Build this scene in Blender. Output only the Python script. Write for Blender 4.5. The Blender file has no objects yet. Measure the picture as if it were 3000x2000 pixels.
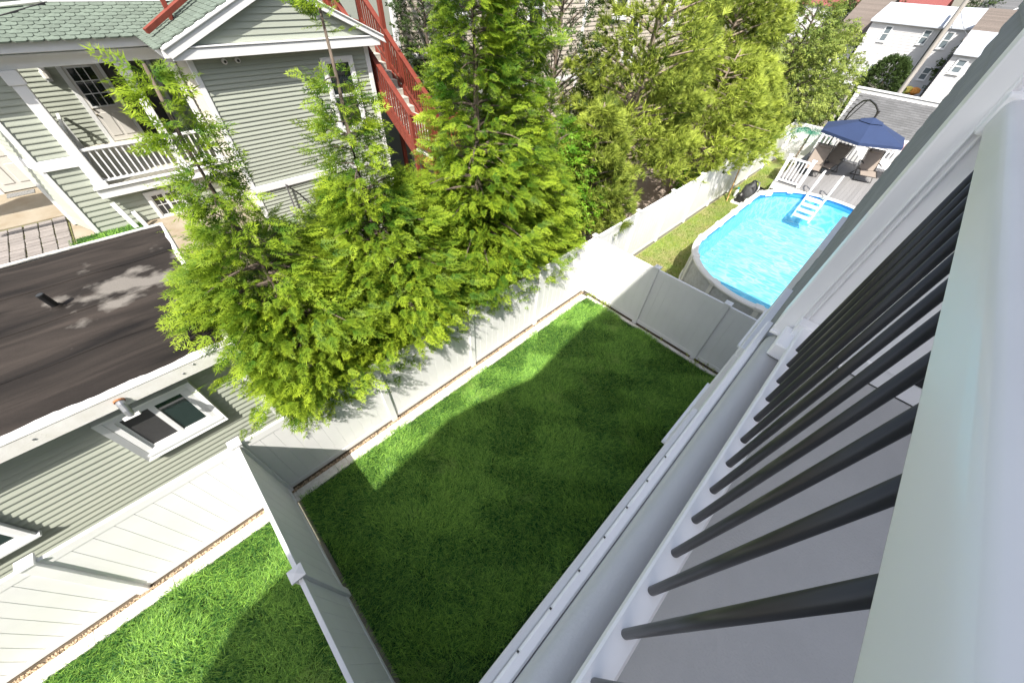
import bpy, bmesh, math, random
import numpy as np
from mathutils import Vector, Matrix
random.seed(7); RNG = np.random.default_rng(11)
S = bpy.context.scene
COL = S.collection
R = math.radians

# ------------------------------------------------------------------ camera, sky, sun, exposure
CAMZ = 7.0
def cam_matrix(yaw, pit, rol):
    f = Vector((math.cos(yaw)*math.cos(pit), math.sin(yaw)*math.cos(pit), math.sin(pit)))
    r = f.cross(Vector((0, 0, 1))).normalized(); u = r.cross(f)
    r2 = math.cos(rol)*r + math.sin(rol)*u; u2 = -math.sin(rol)*r + math.cos(rol)*u
    m = Matrix((r2, u2, -f)).transposed().to_4x4(); m.translation = (0, 0, CAMZ)
    return m
cd = bpy.data.cameras.new('camera'); cam = bpy.data.objects.new('camera', cd); COL.objects.link(cam)
cam.matrix_world = cam_matrix(R(42.817), R(-47.6595), R(4.0345))
cd.sensor_width = 36; cd.lens = 36*1017.25/3000; cd.clip_start = 0.02; cd.clip_end = 2000
S.camera = cam
w = bpy.data.worlds.new('World'); S.world = w; w.use_nodes = True
nt = w.node_tree; bg = nt.nodes['Background']
sk = nt.nodes.new('ShaderNodeTexSky'); sk.sky_type = 'NISHITA'; sk.sun_disc = False
SUND = Vector((.62, .44, -1)).normalized()
sk.sun_elevation = math.asin(-SUND.z); sk.sun_rotation = math.atan2(-SUND.x, -SUND.y)
sk.air_density = 1.0; sk.dust_density = 3.0; sk.ozone_density = 1.0
hs = nt.nodes.new('ShaderNodeHueSaturation'); hs.inputs['Saturation'].default_value = .68
nt.links.new(sk.outputs[0], hs.inputs['Color']); nt.links.new(hs.outputs[0], bg.inputs[0]); bg.inputs[1].default_value = 0.13
sl = bpy.data.lights.new('sun', 'SUN'); sun = bpy.data.objects.new('sun', sl); COL.objects.link(sun)
sl.energy = 4.8; sl.angle = R(0.53); sl.color = (1.0, .945, .85)
sun.rotation_euler = SUND.to_track_quat('-Z', 'Y').to_euler(); sun.location = (-6, -4, 12)
S.view_settings.view_transform = 'Standard'; S.view_settings.look = 'None'
S.view_settings.exposure = 1.0; S.view_settings.gamma = 1.0

# ------------------------------------------------------------------ materials
def mat(name, col, rough=.6, var=.0, vscale=3.0, bump=0., bscale=40., spec=.4, metal=0., coat=0., rnd=0., col2=None, stretch=(1, 1, 1), detail=4, bdist=.01):
    m = bpy.data.materials.new(name); m.use_nodes = True; t = m.node_tree; N = t.nodes; Lk = t.links
    b = N['Principled BSDF']; b.inputs['Roughness'].default_value = rough; b.inputs['Metallic'].default_value = metal
    b.inputs['Specular IOR Level'].default_value = spec; b.inputs['Coat Weight'].default_value = coat
    b.inputs['Base Color'].default_value = (*col, 1)
    geo = N.new('ShaderNodeNewGeometry'); mp = N.new('ShaderNodeMapping'); mp.inputs['Scale'].default_value = stretch
    Lk.new(geo.outputs['Position'], mp.inputs['Vector'])
    out = None
    if var > 0 or col2:
        n = N.new('ShaderNodeTexNoise'); n.inputs['Scale'].default_value = vscale; n.inputs['Detail'].default_value = detail; n.inputs['Roughness'].default_value = .62
        Lk.new(mp.outputs[0], n.inputs['Vector'])
        rp = N.new('ShaderNodeValToRGB'); rp.color_ramp.elements[0].position = .3; rp.color_ramp.elements[1].position = .7
        c2 = col2 if col2 else tuple(min(1, c*(1+var)) for c in col); c1 = col if col2 else tuple(c*(1-var) for c in col)
        rp.color_ramp.elements[0].color = (*c1, 1); rp.color_ramp.elements[1].color = (*c2, 1)
        Lk.new(n.outputs['Fac'], rp.inputs['Fac']); out = rp.outputs[0]
    if rnd > 0:
        oi = N.new('ShaderNodeObjectInfo'); mr = N.new('ShaderNodeMapRange'); mr.inputs['To Min'].default_value = 1-rnd; mr.inputs['To Max'].default_value = 1+rnd
        Lk.new(oi.outputs['Random'], mr.inputs['Value'])
        mx = N.new('ShaderNodeVectorMath'); mx.operation = 'SCALE'
        if out: Lk.new(out, mx.inputs[0])
        else: mx.inputs[0].default_value = col
        Lk.new(mr.outputs[0], mx.inputs['Scale']); out = mx.outputs[0]
    if out: Lk.new(out, b.inputs['Base Color'])
    if bump > 0:
        n2 = N.new('ShaderNodeTexNoise'); n2.inputs['Scale'].default_value = bscale; n2.inputs['Detail'].default_value = 5
        Lk.new(mp.outputs[0], n2.inputs['Vector'])
        bp = N.new('ShaderNodeBump'); bp.inputs['Strength'].default_value = bump; bp.inputs['Distance'].default_value = bdist
        Lk.new(n2.outputs['Fac'], bp.inputs['Height']); Lk.new(bp.outputs[0], b.inputs['Normal'])
    return m
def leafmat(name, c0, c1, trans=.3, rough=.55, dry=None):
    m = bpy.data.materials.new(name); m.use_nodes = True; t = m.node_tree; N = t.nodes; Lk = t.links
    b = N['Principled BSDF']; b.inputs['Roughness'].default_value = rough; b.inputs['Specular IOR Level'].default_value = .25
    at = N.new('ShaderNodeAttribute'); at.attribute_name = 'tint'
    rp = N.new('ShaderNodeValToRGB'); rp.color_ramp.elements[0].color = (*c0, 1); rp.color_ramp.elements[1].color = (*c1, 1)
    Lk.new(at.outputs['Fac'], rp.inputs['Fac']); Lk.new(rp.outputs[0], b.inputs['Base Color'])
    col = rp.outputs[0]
    if dry:
        geo = N.new('ShaderNodeNewGeometry'); nz = N.new('ShaderNodeTexNoise'); nz.inputs['Scale'].default_value = 1.15; nz.inputs['Detail'].default_value = 5; nz.inputs['Roughness'].default_value = .7; Lk.new(geo.outputs['Position'], nz.inputs['Vector'])
        r3 = N.new('ShaderNodeValToRGB'); r3.color_ramp.elements[0].position = .56; r3.color_ramp.elements[1].position = .78; r3.color_ramp.elements[1].color = (.75, .75, .75, 1); Lk.new(nz.outputs['Fac'], r3.inputs[0])
        mq = N.new('ShaderNodeMixRGB'); Lk.new(r3.outputs[0], mq.inputs[0]); Lk.new(col, mq.inputs[1]); mq.inputs[2].default_value = (*dry, 1); col = mq.outputs[0]
        Lk.new(col, b.inputs['Base Color'])
    tr = N.new('ShaderNodeBsdfTranslucent'); mx = N.new('ShaderNodeMixShader'); mx.inputs[0].default_value = trans
    Lk.new(col, tr.inputs[0]); Lk.new(b.outputs[0], mx.inputs[1]); Lk.new(tr.outputs[0], mx.inputs[2])
    Lk.new(mx.outputs[0], N['Material Output'].inputs[0])
    return m
M = dict(
 vinyl=mat('white_vinyl', (.68, .683, .69), .38, .035, 1.6, .04, 6, rnd=.012),
 trim=mat('white_trim', (.66, .67, .68), .45, .03, 3, .05, 30),
 railw=mat('white_rail', (.88, .875, .88), .42, .03, 2.5, .05, 25, coat=.06),
 rustwhite=mat('weathered_white_paint', (.58, .57, .54), .6, 0, 5, .25, 60, col2=(.68, .68, .68), detail=8),
 side=mat('sage_siding', (.325, .35, .30), .55, .05, 1.2, .06, 60, rnd=.03, stretch=(.4, .4, 3)),
 side2=mat('beige_siding', (.47, .42, .36), .6, .05, 1.2, .05, 60, rnd=.03),
 sidew=mat('white_siding', (.52, .52, .53), .55, .02, 1.0, rnd=.015),
 sideg=mat('grey_shake_siding', (.26, .265, .27), .75, .12, 5, .35, 90, rnd=.05, stretch=(3, 3, .4)),
 cream=mat('cream_siding', (.46, .44, .375), .6, .04, 1.2, rnd=.02),
 core=mat('sheathing', (.22, .24, .21), .8),
 glass=mat('window_glass', (.015, .02, .024), .05, spec=.8),
 screen=mat('insect_screen', (.045, .045, .047), .55, .1, 30),
 tealglass=mat('green_tinted_glass', (.016, .032, .031), .05, spec=.8),
 farglass=mat('pale_reflecting_glass', (.13, .16, .18), .1, spec=.6),
 door=mat('white_door_paint', (.58, .56, .53), .4, .02, 3),
 brass=mat('door_hardware', (.35, .3, .2), .3, metal=1),
 shingle=mat('green_shingle', (.115, .145, .12), .9, .18, 25, .4, 160, rnd=.12),
 gshingle=mat('grey_shingle', (.105, .107, .112), .92, .12, 20, .4, 120, rnd=.13),
 bshingle=mat('brown_shingle', (.13, .108, .094), .92, .15, 14, .4, 120, rnd=.12),
 flashing=mat('dark_flashing', (.05, .05, .05), .7),
 wroof=mat('white_coated_roof', (.42, .45, .50), .7, .08, .8),
 red=mat('red_stain_wood', (.17, .035, .022), .55, .18, 6, .15, 50, rnd=.08, stretch=(1, 1, .3)),
 tread=mat('grey_tread_paint', (.40, .39, .35), .7, .15, 8, .2, 60),
 black=mat('black_aluminium', (.026, .027, .029), .36, spec=.5),
 blackp=mat('black_plastic', (.02, .02, .022), .4),
 deck=mat('grey_deck_coating', (.45, .45, .45), .62, .06, 3.0, .5, 150, bdist=.004),
 ledge=mat('light_deck_edge_coating', (.66, .655, .655), .55, .025, 3, .25, 120, bdist=.004),
 galv=mat('galvanised_metal', (.36, .37, .39), .35, .1, 14, metal=.8),
 rust=mat('rusty_metal', (.30, .12, .05), .8, .3, 20, .3, 60),
 blackpipe=mat('tarred_pipe', (.012, .012, .013), .45, .3, 20, .3, 40),
 soil=mat('soil', (.10, .078, .055), .95, .35, 9, .6, 60),
 kerb=mat('white_kerb_stone', (.50, .47, .43), .85, 0, 14, .6, 70, col2=(.68, .66, .63), detail=8),
 paver=mat('paver_stone', (.21, .19, .18), .9, .10, 5, .5, 60, rnd=.10),
 moss=mat('mossy_joint', (.12, .12, .045), .95, .4, 8, .5, 50),
 conc=mat('stained_concrete', (.22, .175, .12), .9, 0, 1.7, .3, 50, col2=(.30, .265, .21), detail=8),
 mat_=mat('speckled_doormat', (.03, .03, .03), .95, 0, 60, .5, 80, col2=(.3, .3, .3)),
 lawn=mat('turf', (.018, .055, .010), .95, 0, 1.5, .8, 90, col2=(.03, .08, .014), detail=8),
 dryturf=mat('patchy_turf', (.13, .22, .03), .95, 0, 1.3, .8, 60, col2=(.27, .23, .11), detail=7),
 ground=mat('ground', (.16, .15, .12), .95, .25, .4, .4, 5),
 drive=mat('asphalt', (.06, .06, .06), .95, .2, 2, .3, 40),
 poolwall=mat('pool_wall', (.42, .41, .40), .6, 0, 9, .5, 22, col2=(.55, .55, .55), bdist=.02),
 resin=mat('cream_resin_ledge', (.68, .66, .61), .45, .03, 3),
 composite=mat('grey_composite_deck', (.20, .197, .20), .7, .05, 3, .1, 60, rnd=.09, stretch=(.2, 3, 1)),
 navy=mat('navy_canvas', (.019, .035, .092), .85, .06, 2, .15, 150),
 beigefab=mat('beige_sling_fabric', (.22, .185, .16), .85, .06, 6, .2, 200),
 bronze=mat('dark_bronze_tube', (.03, .027, .025), .4),
 pine=mat('raw_pine_board', (.50, .30, .11), .7, .15, 9, stretch=(1, 1, .2)),
 cover=mat('charcoal_cover', (.05, .052, .055), .6, .2, 8, .4, 14, bdist=.03),
 bark=mat('bark', (.12, .095, .075), .95, .3, 16, .7, 60, stretch=(1, 1, .3)),
 barkl=mat('pale_bark', (.21, .17, .13), .95, .3, 16, .7, 60, stretch=(1, 1, .3)),
 wood=mat('weathered_pole_wood', (.30, .28, .26), .9, .2, 5, .3, 30, stretch=(3, 3, .3)),
 redroof=mat('red_roof', (.20, .06, .055), .9, .1, 5),
 hose=mat('black_hose', (.02, .02, .02), .5),
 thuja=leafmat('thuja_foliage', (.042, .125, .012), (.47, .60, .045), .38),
 pineleaf=leafmat('pine_needles', (.045, .09, .014), (.54, .63, .10), .30),
 broad=leafmat('broad_leaves', (.07, .13, .026), (.46, .52, .12), .38),
 darkleaf=leafmat('dark_leaves', (.028, .055, .015), (.085, .13, .035), .25),
 brightleaf=leafmat('bright_leaves', (.05, .16, .008), (.24, .44, .03), .35),
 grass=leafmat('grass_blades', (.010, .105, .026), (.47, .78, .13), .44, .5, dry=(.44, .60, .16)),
 drygrass=leafmat('thin_grass_blades', (.10, .19, .025), (.44, .48, .10), .35, .6),
 palm=leafmat('artificial_palm_leaf', (.02, .13, .08), (.10, .32, .22), .25),
)
# black flat roof membrane: streaks of old coating along the roof plus pale worn patches
def roof_mat():
    m = mat('tar_roof', (.05, .045, .047), .85, .0, spec=.15); t = m.node_tree; N = t.nodes; Lk = t.links; b = N['Principled BSDF']
    geo = N.new('ShaderNodeNewGeometry'); mp = N.new('ShaderNodeMapping'); mp.inputs['Scale'].default_value = (.30, 1.9, 1); mp.inputs['Rotation'].default_value = (0, 0, R(-7))
    Lk.new(geo.outputs['Position'], mp.inputs[0])
    n = N.new('ShaderNodeTexNoise'); n.inputs['Scale'].default_value = 1.6; n.inputs['Detail'].default_value = 7; n.inputs['Distortion'].default_value = .8
    Lk.new(mp.outputs[0], n.inputs['Vector'])
    rp = N.new('ShaderNodeValToRGB'); e = rp.color_ramp.elements; e[0].position = .28; e[0].color = (.010, .009, .009, 1); e[1].position = .75; e[1].color = (.060, .049, .043, 1)
    q = e.new(.5); q.color = (.028, .0235, .021, 1)
    Lk.new(n.outputs['Fac'], rp.inputs[0])
    n2 = N.new('ShaderNodeTexNoise'); n2.inputs['Scale'].default_value = 60; n2.inputs['Detail'].default_value = 4; Lk.new(geo.outputs['Position'], n2.inputs['Vector'])
    # worn pale patch: distance from a point on the roof, broken up by noise
    n3 = N.new('ShaderNodeTexNoise'); n3.inputs['Scale'].default_value = 2.3; n3.inputs['Detail'].default_value = 6; Lk.new(geo.outputs['Position'], n3.inputs['Vector'])
    vm = N.new('ShaderNodeVectorMath'); vm.operation = 'SUBTRACT'; vm.inputs[1].default_value = (-1.05, 7.25, 3.0); Lk.new(geo.outputs['Position'], vm.inputs[0])
    sc = N.new('ShaderNodeVectorMath'); sc.operation = 'MULTIPLY'; sc.inputs[1].default_value = (.75, .9, 0); Lk.new(vm.outputs[0], sc.inputs[0])
    ln = N.new('ShaderNodeVectorMath'); ln.operation = 'LENGTH'; Lk.new(sc.outputs[0], ln.inputs[0])
    ad = N.new('ShaderNodeMath'); ad.operation = 'MULTIPLY_ADD'; ad.inputs[1].default_value = -1.0; Lk.new(ln.outputs['Value'], ad.inputs[0])
    s3 = N.new('ShaderNodeMath'); s3.operation = 'MULTIPLY_ADD'; s3.inputs[1].default_value = 3.0; s3.inputs[2].default_value = -.95; Lk.new(n3.outputs['Fac'], s3.inputs[0]); Lk.new(s3.outputs[0], ad.inputs[2])
    r2 = N.new('ShaderNodeValToRGB'); r2.color_ramp.elements[0].position = .0; r2.color_ramp.elements[1].position = .45; Lk.new(ad.outputs[0], r2.inputs[0])
    mx = N.new('ShaderNodeMixRGB'); Lk.new(r2.outputs[0], mx.inputs[0]); Lk.new(rp.outputs[0], mx.inputs[1]); mx.inputs[2].default_value = (.19, .175, .16, 1)
    m2 = N.new('ShaderNodeMixRGB'); m2.blend_type = 'MULTIPLY'; m2.inputs[0].default_value = .35; Lk.new(mx.outputs[0], m2.inputs[1]); Lk.new(n2.outputs['Fac'], m2.inputs[2])
    Lk.new(m2.outputs[0], b.inputs['Base Color'])
    bp = N.new('ShaderNodeBump'); bp.inputs['Strength'].default_value = .35; bp.inputs['Distance'].default_value = .03; Lk.new(n.outputs['Fac'], bp.inputs['Height']); Lk.new(bp.outputs[0], b.inputs['Normal'])
    return m
M['tar'] = roof_mat()
def water_mat():
    m = bpy.data.materials.new('pool_water'); m.use_nodes = True; t = m.node_tree; N = t.nodes; Lk = t.links
    for x in list(N):
        if x.type == 'BSDF_PRINCIPLED': N.remove(x)
    tp = N.new('ShaderNodeBsdfTransparent'); tp.inputs[0].default_value = (.80, .94, .97, 1)
    gl = N.new('ShaderNodeBsdfGlossy'); gl.inputs['Roughness'].default_value = .04
    fr = N.new('ShaderNodeFresnel'); fr.inputs[0].default_value = 1.33
    geo = N.new('ShaderNodeNewGeometry'); mp = N.new('ShaderNodeMapping'); mp.inputs['Scale'].default_value = (1.0, 2.2, 1); mp.inputs['Rotation'].default_value = (0, 0, R(25)); Lk.new(geo.outputs['Position'], mp.inputs[0])
    n = N.new('ShaderNodeTexNoise'); n.inputs['Scale'].default_value = 3.0; n.inputs['Detail'].default_value = 5; n.inputs['Distortion'].default_value = .5; Lk.new(mp.outputs[0], n.inputs['Vector'])
    bp = N.new('ShaderNodeBump'); bp.inputs['Strength'].default_value = .55; bp.inputs['Distance'].default_value = .06; Lk.new(n.outputs['Fac'], bp.inputs['Height'])
    Lk.new(bp.outputs[0], gl.inputs['Normal']); Lk.new(bp.outputs[0], fr.inputs['Normal'])
    mx = N.new('ShaderNodeMixShader'); Lk.new(fr.outputs[0], mx.inputs[0]); Lk.new(tp.outputs[0], mx.inputs[1]); Lk.new(gl.outputs[0], mx.inputs[2])
    Lk.new(mx.outputs[0], N['Material Output'].inputs[0]); return m
M['water'] = water_mat()
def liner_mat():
    m = mat('pool_liner_painted_caustics', (.10, .52, .75), .5); t = m.node_tree; N = t.nodes; Lk = t.links; b = N['Principled BSDF']
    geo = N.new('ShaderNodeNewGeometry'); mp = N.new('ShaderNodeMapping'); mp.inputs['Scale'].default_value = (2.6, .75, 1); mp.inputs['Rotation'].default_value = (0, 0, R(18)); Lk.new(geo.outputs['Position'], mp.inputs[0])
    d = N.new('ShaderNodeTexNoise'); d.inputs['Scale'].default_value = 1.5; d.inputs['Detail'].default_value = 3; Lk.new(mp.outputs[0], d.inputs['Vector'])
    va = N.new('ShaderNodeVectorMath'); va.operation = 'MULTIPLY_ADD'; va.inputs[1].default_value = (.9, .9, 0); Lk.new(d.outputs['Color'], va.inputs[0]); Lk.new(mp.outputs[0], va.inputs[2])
    v = N.new('ShaderNodeTexVoronoi'); v.feature = 'DISTANCE_TO_EDGE'; v.inputs['Scale'].default_value = 2.6; Lk.new(va.outputs[0], v.inputs['Vector'])  # pale cell edges paint the water's bright light ripples into the liner colour
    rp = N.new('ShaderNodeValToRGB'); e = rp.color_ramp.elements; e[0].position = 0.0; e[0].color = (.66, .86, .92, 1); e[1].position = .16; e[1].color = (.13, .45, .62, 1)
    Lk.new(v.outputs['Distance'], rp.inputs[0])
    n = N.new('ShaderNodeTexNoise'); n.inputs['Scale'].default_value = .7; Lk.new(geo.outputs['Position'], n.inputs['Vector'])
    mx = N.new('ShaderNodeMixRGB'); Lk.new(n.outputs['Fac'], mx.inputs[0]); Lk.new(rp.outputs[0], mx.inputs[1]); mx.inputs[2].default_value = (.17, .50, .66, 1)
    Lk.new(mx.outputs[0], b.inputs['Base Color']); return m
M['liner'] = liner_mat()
M['linerband'] = mat('blue_liner_wall', (.03, .22, .55), .5, .12, 6)

# ------------------------------------------------------------------ helpers
V = Vector
def wloc(o):
    v = V((0, 0, 0))
    while o is not None: v = v + o.location; o = o.parent
    return v
def link(name, mesh, m, parent=None, at=(0, 0, 0)):
    o = bpy.data.objects.new(name, mesh)
    if m is not None and not mesh.materials: mesh.materials.append(m)
    COL.objects.link(o)
    if parent is not None:
        o.parent = parent; o.location = V(at) - wloc(parent)
    else: o.location = at
    return o
def tag(o, label, cat, group=None):
    o['label'] = label; o['category'] = cat
    if group: o['group'] = group
    return o
def thing(name, label, cat, loc=(0, 0, 0), group=None):
    o = bpy.data.objects.new(name, None); COL.objects.link(o); o.location = loc; o.empty_display_size = .2
    return tag(o, label, cat, group)
def struct(o, kind='structure'): o['kind'] = kind; return o
class MB:
    def __init__(s): s.v = []; s.f = []
    def add(s, vs, fs):
        b = len(s.v); s.v += [tuple(x) for x in vs]; s.f += [tuple(i+b for i in f) for f in fs]; return s
    def box(s, x0, x1, y0, y1, z0, z1): return s.ob((0, 0, 0), (1, 0, 0), (0, 1, 0), x0, x1, y0, y1, z0, z1)
    def ob(s, O, a, n, a0, a1, n0, n1, z0, z1, u=(0, 0, 1)):
        O, a, n, u = V(O), V(a), V(n), V(u)
        vs = [O+a*i+n*j+u*k for k in (z0, z1) for j in (n0, n1) for i in (a0, a1)]
        fs = [(0, 2, 3, 1), (4, 5, 7, 6), (0, 1, 5, 4), (2, 6, 7, 3), (0, 4, 6, 2), (1, 3, 7, 5)]
        if a.cross(n).dot(u)*(a1-a0)*(n1-n0)*(z1-z0) < 0: fs = [f[::-1] for f in fs]
        return s.add(vs, fs)
    def beam(s, p, q, w, h, up=(0, 0, 1)):
        p, q = V(p), V(q); d = (q-p); L = d.length; d.normalize(); side = d.cross(V(up))
        if side.length < 1e-4: side = d.cross(V((1, 0, 0)))
        side.normalize(); u = side.cross(d)
        return s.ob(p, d, side, 0, L, -w/2, w/2, -h/2, h/2, u)
    def prism(s, poly, d):
        n = len(poly); d = V(d); vs = [V(p) for p in poly]+[V(p)+d for p in poly]
        nrm = (vs[1]-vs[0]).cross(vs[2]-vs[1]); flip = nrm.dot(d) > 0
        fs = [tuple(range(n)), tuple(range(2*n-1, n-1, -1))]+[(i, i+n, (i+1) % n+n, (i+1) % n) for i in range(n)]
        if flip: fs = [f[::-1] for f in fs]
        return s.add(vs, fs)
    def tube(s, path, r, n=8, cap=True):
        path = [V(p) for p in path]; rs = r if isinstance(r, (list, tuple)) else [r]*len(path); rings = []
        up = V((0, 0, 1))
        for i, p in enumerate(path):
            d = (path[min(i+1, len(path)-1)]-path[max(i-1, 0)]).normalized()
            a = d.cross(up)
            if a.length < 1e-3: a = d.cross(V((1, 0, 0)))
            a.normalize(); b = a.cross(d)
            rings.append([p+(a*math.cos(2*math.pi*k/n)+b*math.sin(2*math.pi*k/n))*rs[i] for k in range(n)])
        vs = [x for rg in rings for x in rg]; fs = []
        for i in range(len(path)-1):
            for k in range(n): fs.append((i*n+k, (i+1)*n+k, (i+1)*n+(k+1) % n, i*n+(k+1) % n))
        if cap: fs.append(tuple(range(n))); fs.append(tuple(range(len(vs)-1, len(vs)-n-1, -1)))
        return s.add(vs, fs)
    def lathe(s, prof, c=(0, 0, 0), n=16):
        vs = []; fs = []
        for (r, z) in prof: vs += [(c[0]+r*math.cos(2*math.pi*k/n), c[1]+r*math.sin(2*math.pi*k/n), c[2]+z) for k in range(n)]
        for i in range(len(prof)-1):
            for k in range(n): fs.append((i*n+k, i*n+(k+1) % n, (i+1)*n+(k+1) % n, (i+1)*n+k))
        fs.append(tuple(range(n-1, -1, -1))); fs.append(tuple(range(len(vs)-n, len(vs))))
        return s.add(vs, fs)
    def mesh(s, name, bevel=0, smooth=False):
        me = bpy.data.meshes.new(name); me.from_pydata(s.v, [], s.f)
        if bevel:
            bm = bmesh.new(); bm.from_mesh(me)
            bmesh.ops.bevel(bm, geom=[e for e in bm.edges if len(e.link_faces) == 2 and e.calc_face_angle(0) > .6], offset=bevel, segments=2 if bevel > .006 else 1, affect='EDGES', profile=.6)
            bm.to_mesh(me); bm.free()
        if smooth:
            me.polygons.foreach_set('use_smooth', [True]*len(me.polygons))
        me.update(); return me
    def build(s, name, m, parent=None, bevel=0, smooth=False): return link(name, s.mesh(name, bevel, smooth), m if not isinstance(m, str) else M[m], parent)
def BX(name, m, parent, *d, bevel=0): return MB().box(*d).build(name, m, parent, bevel)
def npmesh(name, verts, tris, tint=None):
    me = bpy.data.meshes.new(name); nv, nf = len(verts), len(tris)
    me.vertices.add(nv); me.vertices.foreach_set('co', np.asarray(verts, np.float32).ravel())
    me.loops.add(nf*3); me.loops.foreach_set('vertex_index', np.asarray(tris, np.int32).ravel())
    me.polygons.add(nf); me.polygons.foreach_set('loop_start', np.arange(0, nf*3, 3, dtype=np.int32)); me.polygons.foreach_set('loop_total', np.full(nf, 3, np.int32))
    me.update(calc_edges=True)
    if tint is not None:
        a = me.attributes.new('tint', 'FLOAT', 'POINT'); a.data.foreach_set('value', np.clip(tint, 0, 1).astype(np.float32))
    return me
def copy_tree(o, parent=None):
    c = o.copy(); COL.objects.link(c); c.parent = parent
    for ch in o.children: copy_tree(ch, c)
    return c
X_, Y_, Z_ = V((1, 0, 0)), V((0, 1, 0)), V((0, 0, 1))
def siding(parent, O, a, n, L, z0, z1, e, m, t=.024):
    a, n = V(a), V(n); me = None
    nb = max(1, round((z1-z0)/e)); e = (z1-z0)/nb
    prof = [(0, 0), (t, 0), (t, e*.16), (.002, e+.004), (0, e+.004)]
    me = MB().prism([n*p+Z_*z for p, z in prof], a*L).mesh('siding_board')
    for i in range(nb): link('siding_board', me, M[m], parent, V(O)+Z_*(z0+i*e))
def window(parent, O, a, n, w, h, casing=.09, proud=.05, split='h', glass='glass', muntin=None, frame='trim', name='window'):
    """O = lower left corner of the glass opening on the wall face"""
    a, n = V(a), V(n); O = V(O); c = casing
    mb = MB()
    mb.ob(O, a, n, -c, w+c, 0, proud, -c, 0).ob(O, a, n, -c, w+c, 0, proud, h, h+c).ob(O, a, n, -c, 0, 0, proud, 0, h).ob(O, a, n, w, w+c, 0, proud, 0, h)
    f = mb.build(name, frame, parent, .004)
    MB().ob(O, a, n, -c-.03, w+c+.03, 0, proud+.03, -c-.035, -c).build('sill', frame, f)
    s = MB(); sw = .035
    panes = []
    if split == 'h': panes = [(0, w, 0, h/2), (0, w, h/2, h)]
    elif split == 'v': panes = [(0, w/2, 0, h), (w/2, w, 0, h)]
    else: panes = [(0, w, 0, h)]
    for k, (p0, p1, q0, q1) in enumerate(panes):
        pr = proud*.45+.012*k
        s.ob(O, a, n, p0, p1, .006, pr, q0, q0+sw).ob(O, a, n, p0, p1, .006, pr, q1-sw, q1).ob(O, a, n, p0, p0+sw, .006, pr, q0+sw, q1-sw).ob(O, a, n, p1-sw, p1, .006, pr, q0+sw, q1-sw)
        g = glass if isinstance(glass, str) else glass[k]
        MB().ob(O, a, n, p0+sw, p1-sw, .004, pr*.5, q0+sw, q1-sw).build('pane', g, f)
        if muntin:
            mm = MB(); nx, ny = muntin
            for i in range(1, nx): x = p0+(p1-p0)*i/nx; mm.ob(O, a, n, x-.009, x+.009, .006, pr*.75, q0+sw, q1-sw)
            for j in range(1, ny): z = q0+(q1-q0)*j/ny; mm.ob(O, a, n, p0+sw, p1-sw, .006, pr*.72, z-.009, z+.009)
            mm.build('glazing_bar', frame, f)
    s.build('sash', frame, f)
    return f

# ------------------------------------------------------------------ ground and paths
struct(link('ground', MB().add([(-300, -300, -.03), (900, -300, -.03), (900, 500, -.03), (-300, 500, -.03)], [(0, 1, 2, 3)]).mesh('ground'), M['ground']))
struct(BX('lawn_soil', 'lawn', None, -1.08, 7.68, -.1, 4.09, -.02, .0))
struct(BX('side_lawn_soil', 'lawn', None, -8, -1.24, -4, 4.09, -.02, .0))
struct(BX('gravel_bed', 'soil', None, -8, 7.88, 4.29, 4.6, -.025, .012))
struct(BX('back_gravel_bed', 'soil', None, 7.80, 8.05, -.1, 4.25, -.025, .010))
struct(BX('pool_yard_turf', 'dryturf', None, 8.1, 30, -4, 4.36, -.022, -.002))
struct(BX('neighbour_yard_ground', mat('pinkish_gravel', (.33, .27, .23), .95, .2, 3, .6, 60), None, -.4, 34, 4.7, 13.4, -.026, -.006))
# kerb stones along the gravel beds
kp = []
def kerb_run(name, p0, a, n, L, wd, seg=1.0):
    root = struct(MB().ob(p0, a, n, 0, L, .01, wd-.01, -.02, .03).build(name, 'kerb', None))
    k = int(round(L/seg)); me = MB().ob((0, 0, 0), a, n, .004, L/k-.004, 0, wd, 0, .052).mesh('kerb_stone', .008)
    for i in range(k): link('kerb_stone', me, M['kerb'], root, V(p0)+V(a)*(i*L/k)+V((0, 0, random.uniform(-.004, .004))))
kerb_run('kerb', (-7.9, 4.09, 0), X_, Y_, 15.6, .20)
kerb_run('back_kerb', (7.68, -.1, 0), Y_, X_, 4.22, .11)
# gravel pebbles
def pebbles(name, x0, x1, y0, y1, z, num, m):
    ico = np.array([(0, 0, 1), (1, 0, 0), (0, 1, 0), (-1, 0, 0), (0, -1, 0), (0, 0, -1)], float); tf = np.array([(0, 1, 2), (0, 2, 3), (0, 3, 4), (0, 4, 1), (5, 2, 1), (5, 3, 2), (5, 4, 3), (5, 1, 4)])
    P = np.c_[RNG.uniform(x0, x1, num), RNG.uniform(y0, y1, num), np.full(num, z)]; sc = RNG.uniform(.008, .022, (num, 1, 1))*RNG.uniform(.6, 1.2, (num, 1, 3))
    v = P[:, None, :]+ico[None]*sc; f = tf[None]+(np.arange(num)*6)[:, None, None]
    return struct(link(name, npmesh(name, v.reshape(-1, 3), f.reshape(-1, 3)), M[m]), 'stuff')
M['pebble'] = mat('tan_pebble', (.42, .32, .22), .85, .4, 25)
pebbles('gravel', -7.9, 7.8, 4.29, 4.37, .016, 5200, 'pebble'); pebbles('gravel', 7.8, 7.86, 0, 4.2, .012, 700, 'soil')

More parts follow.
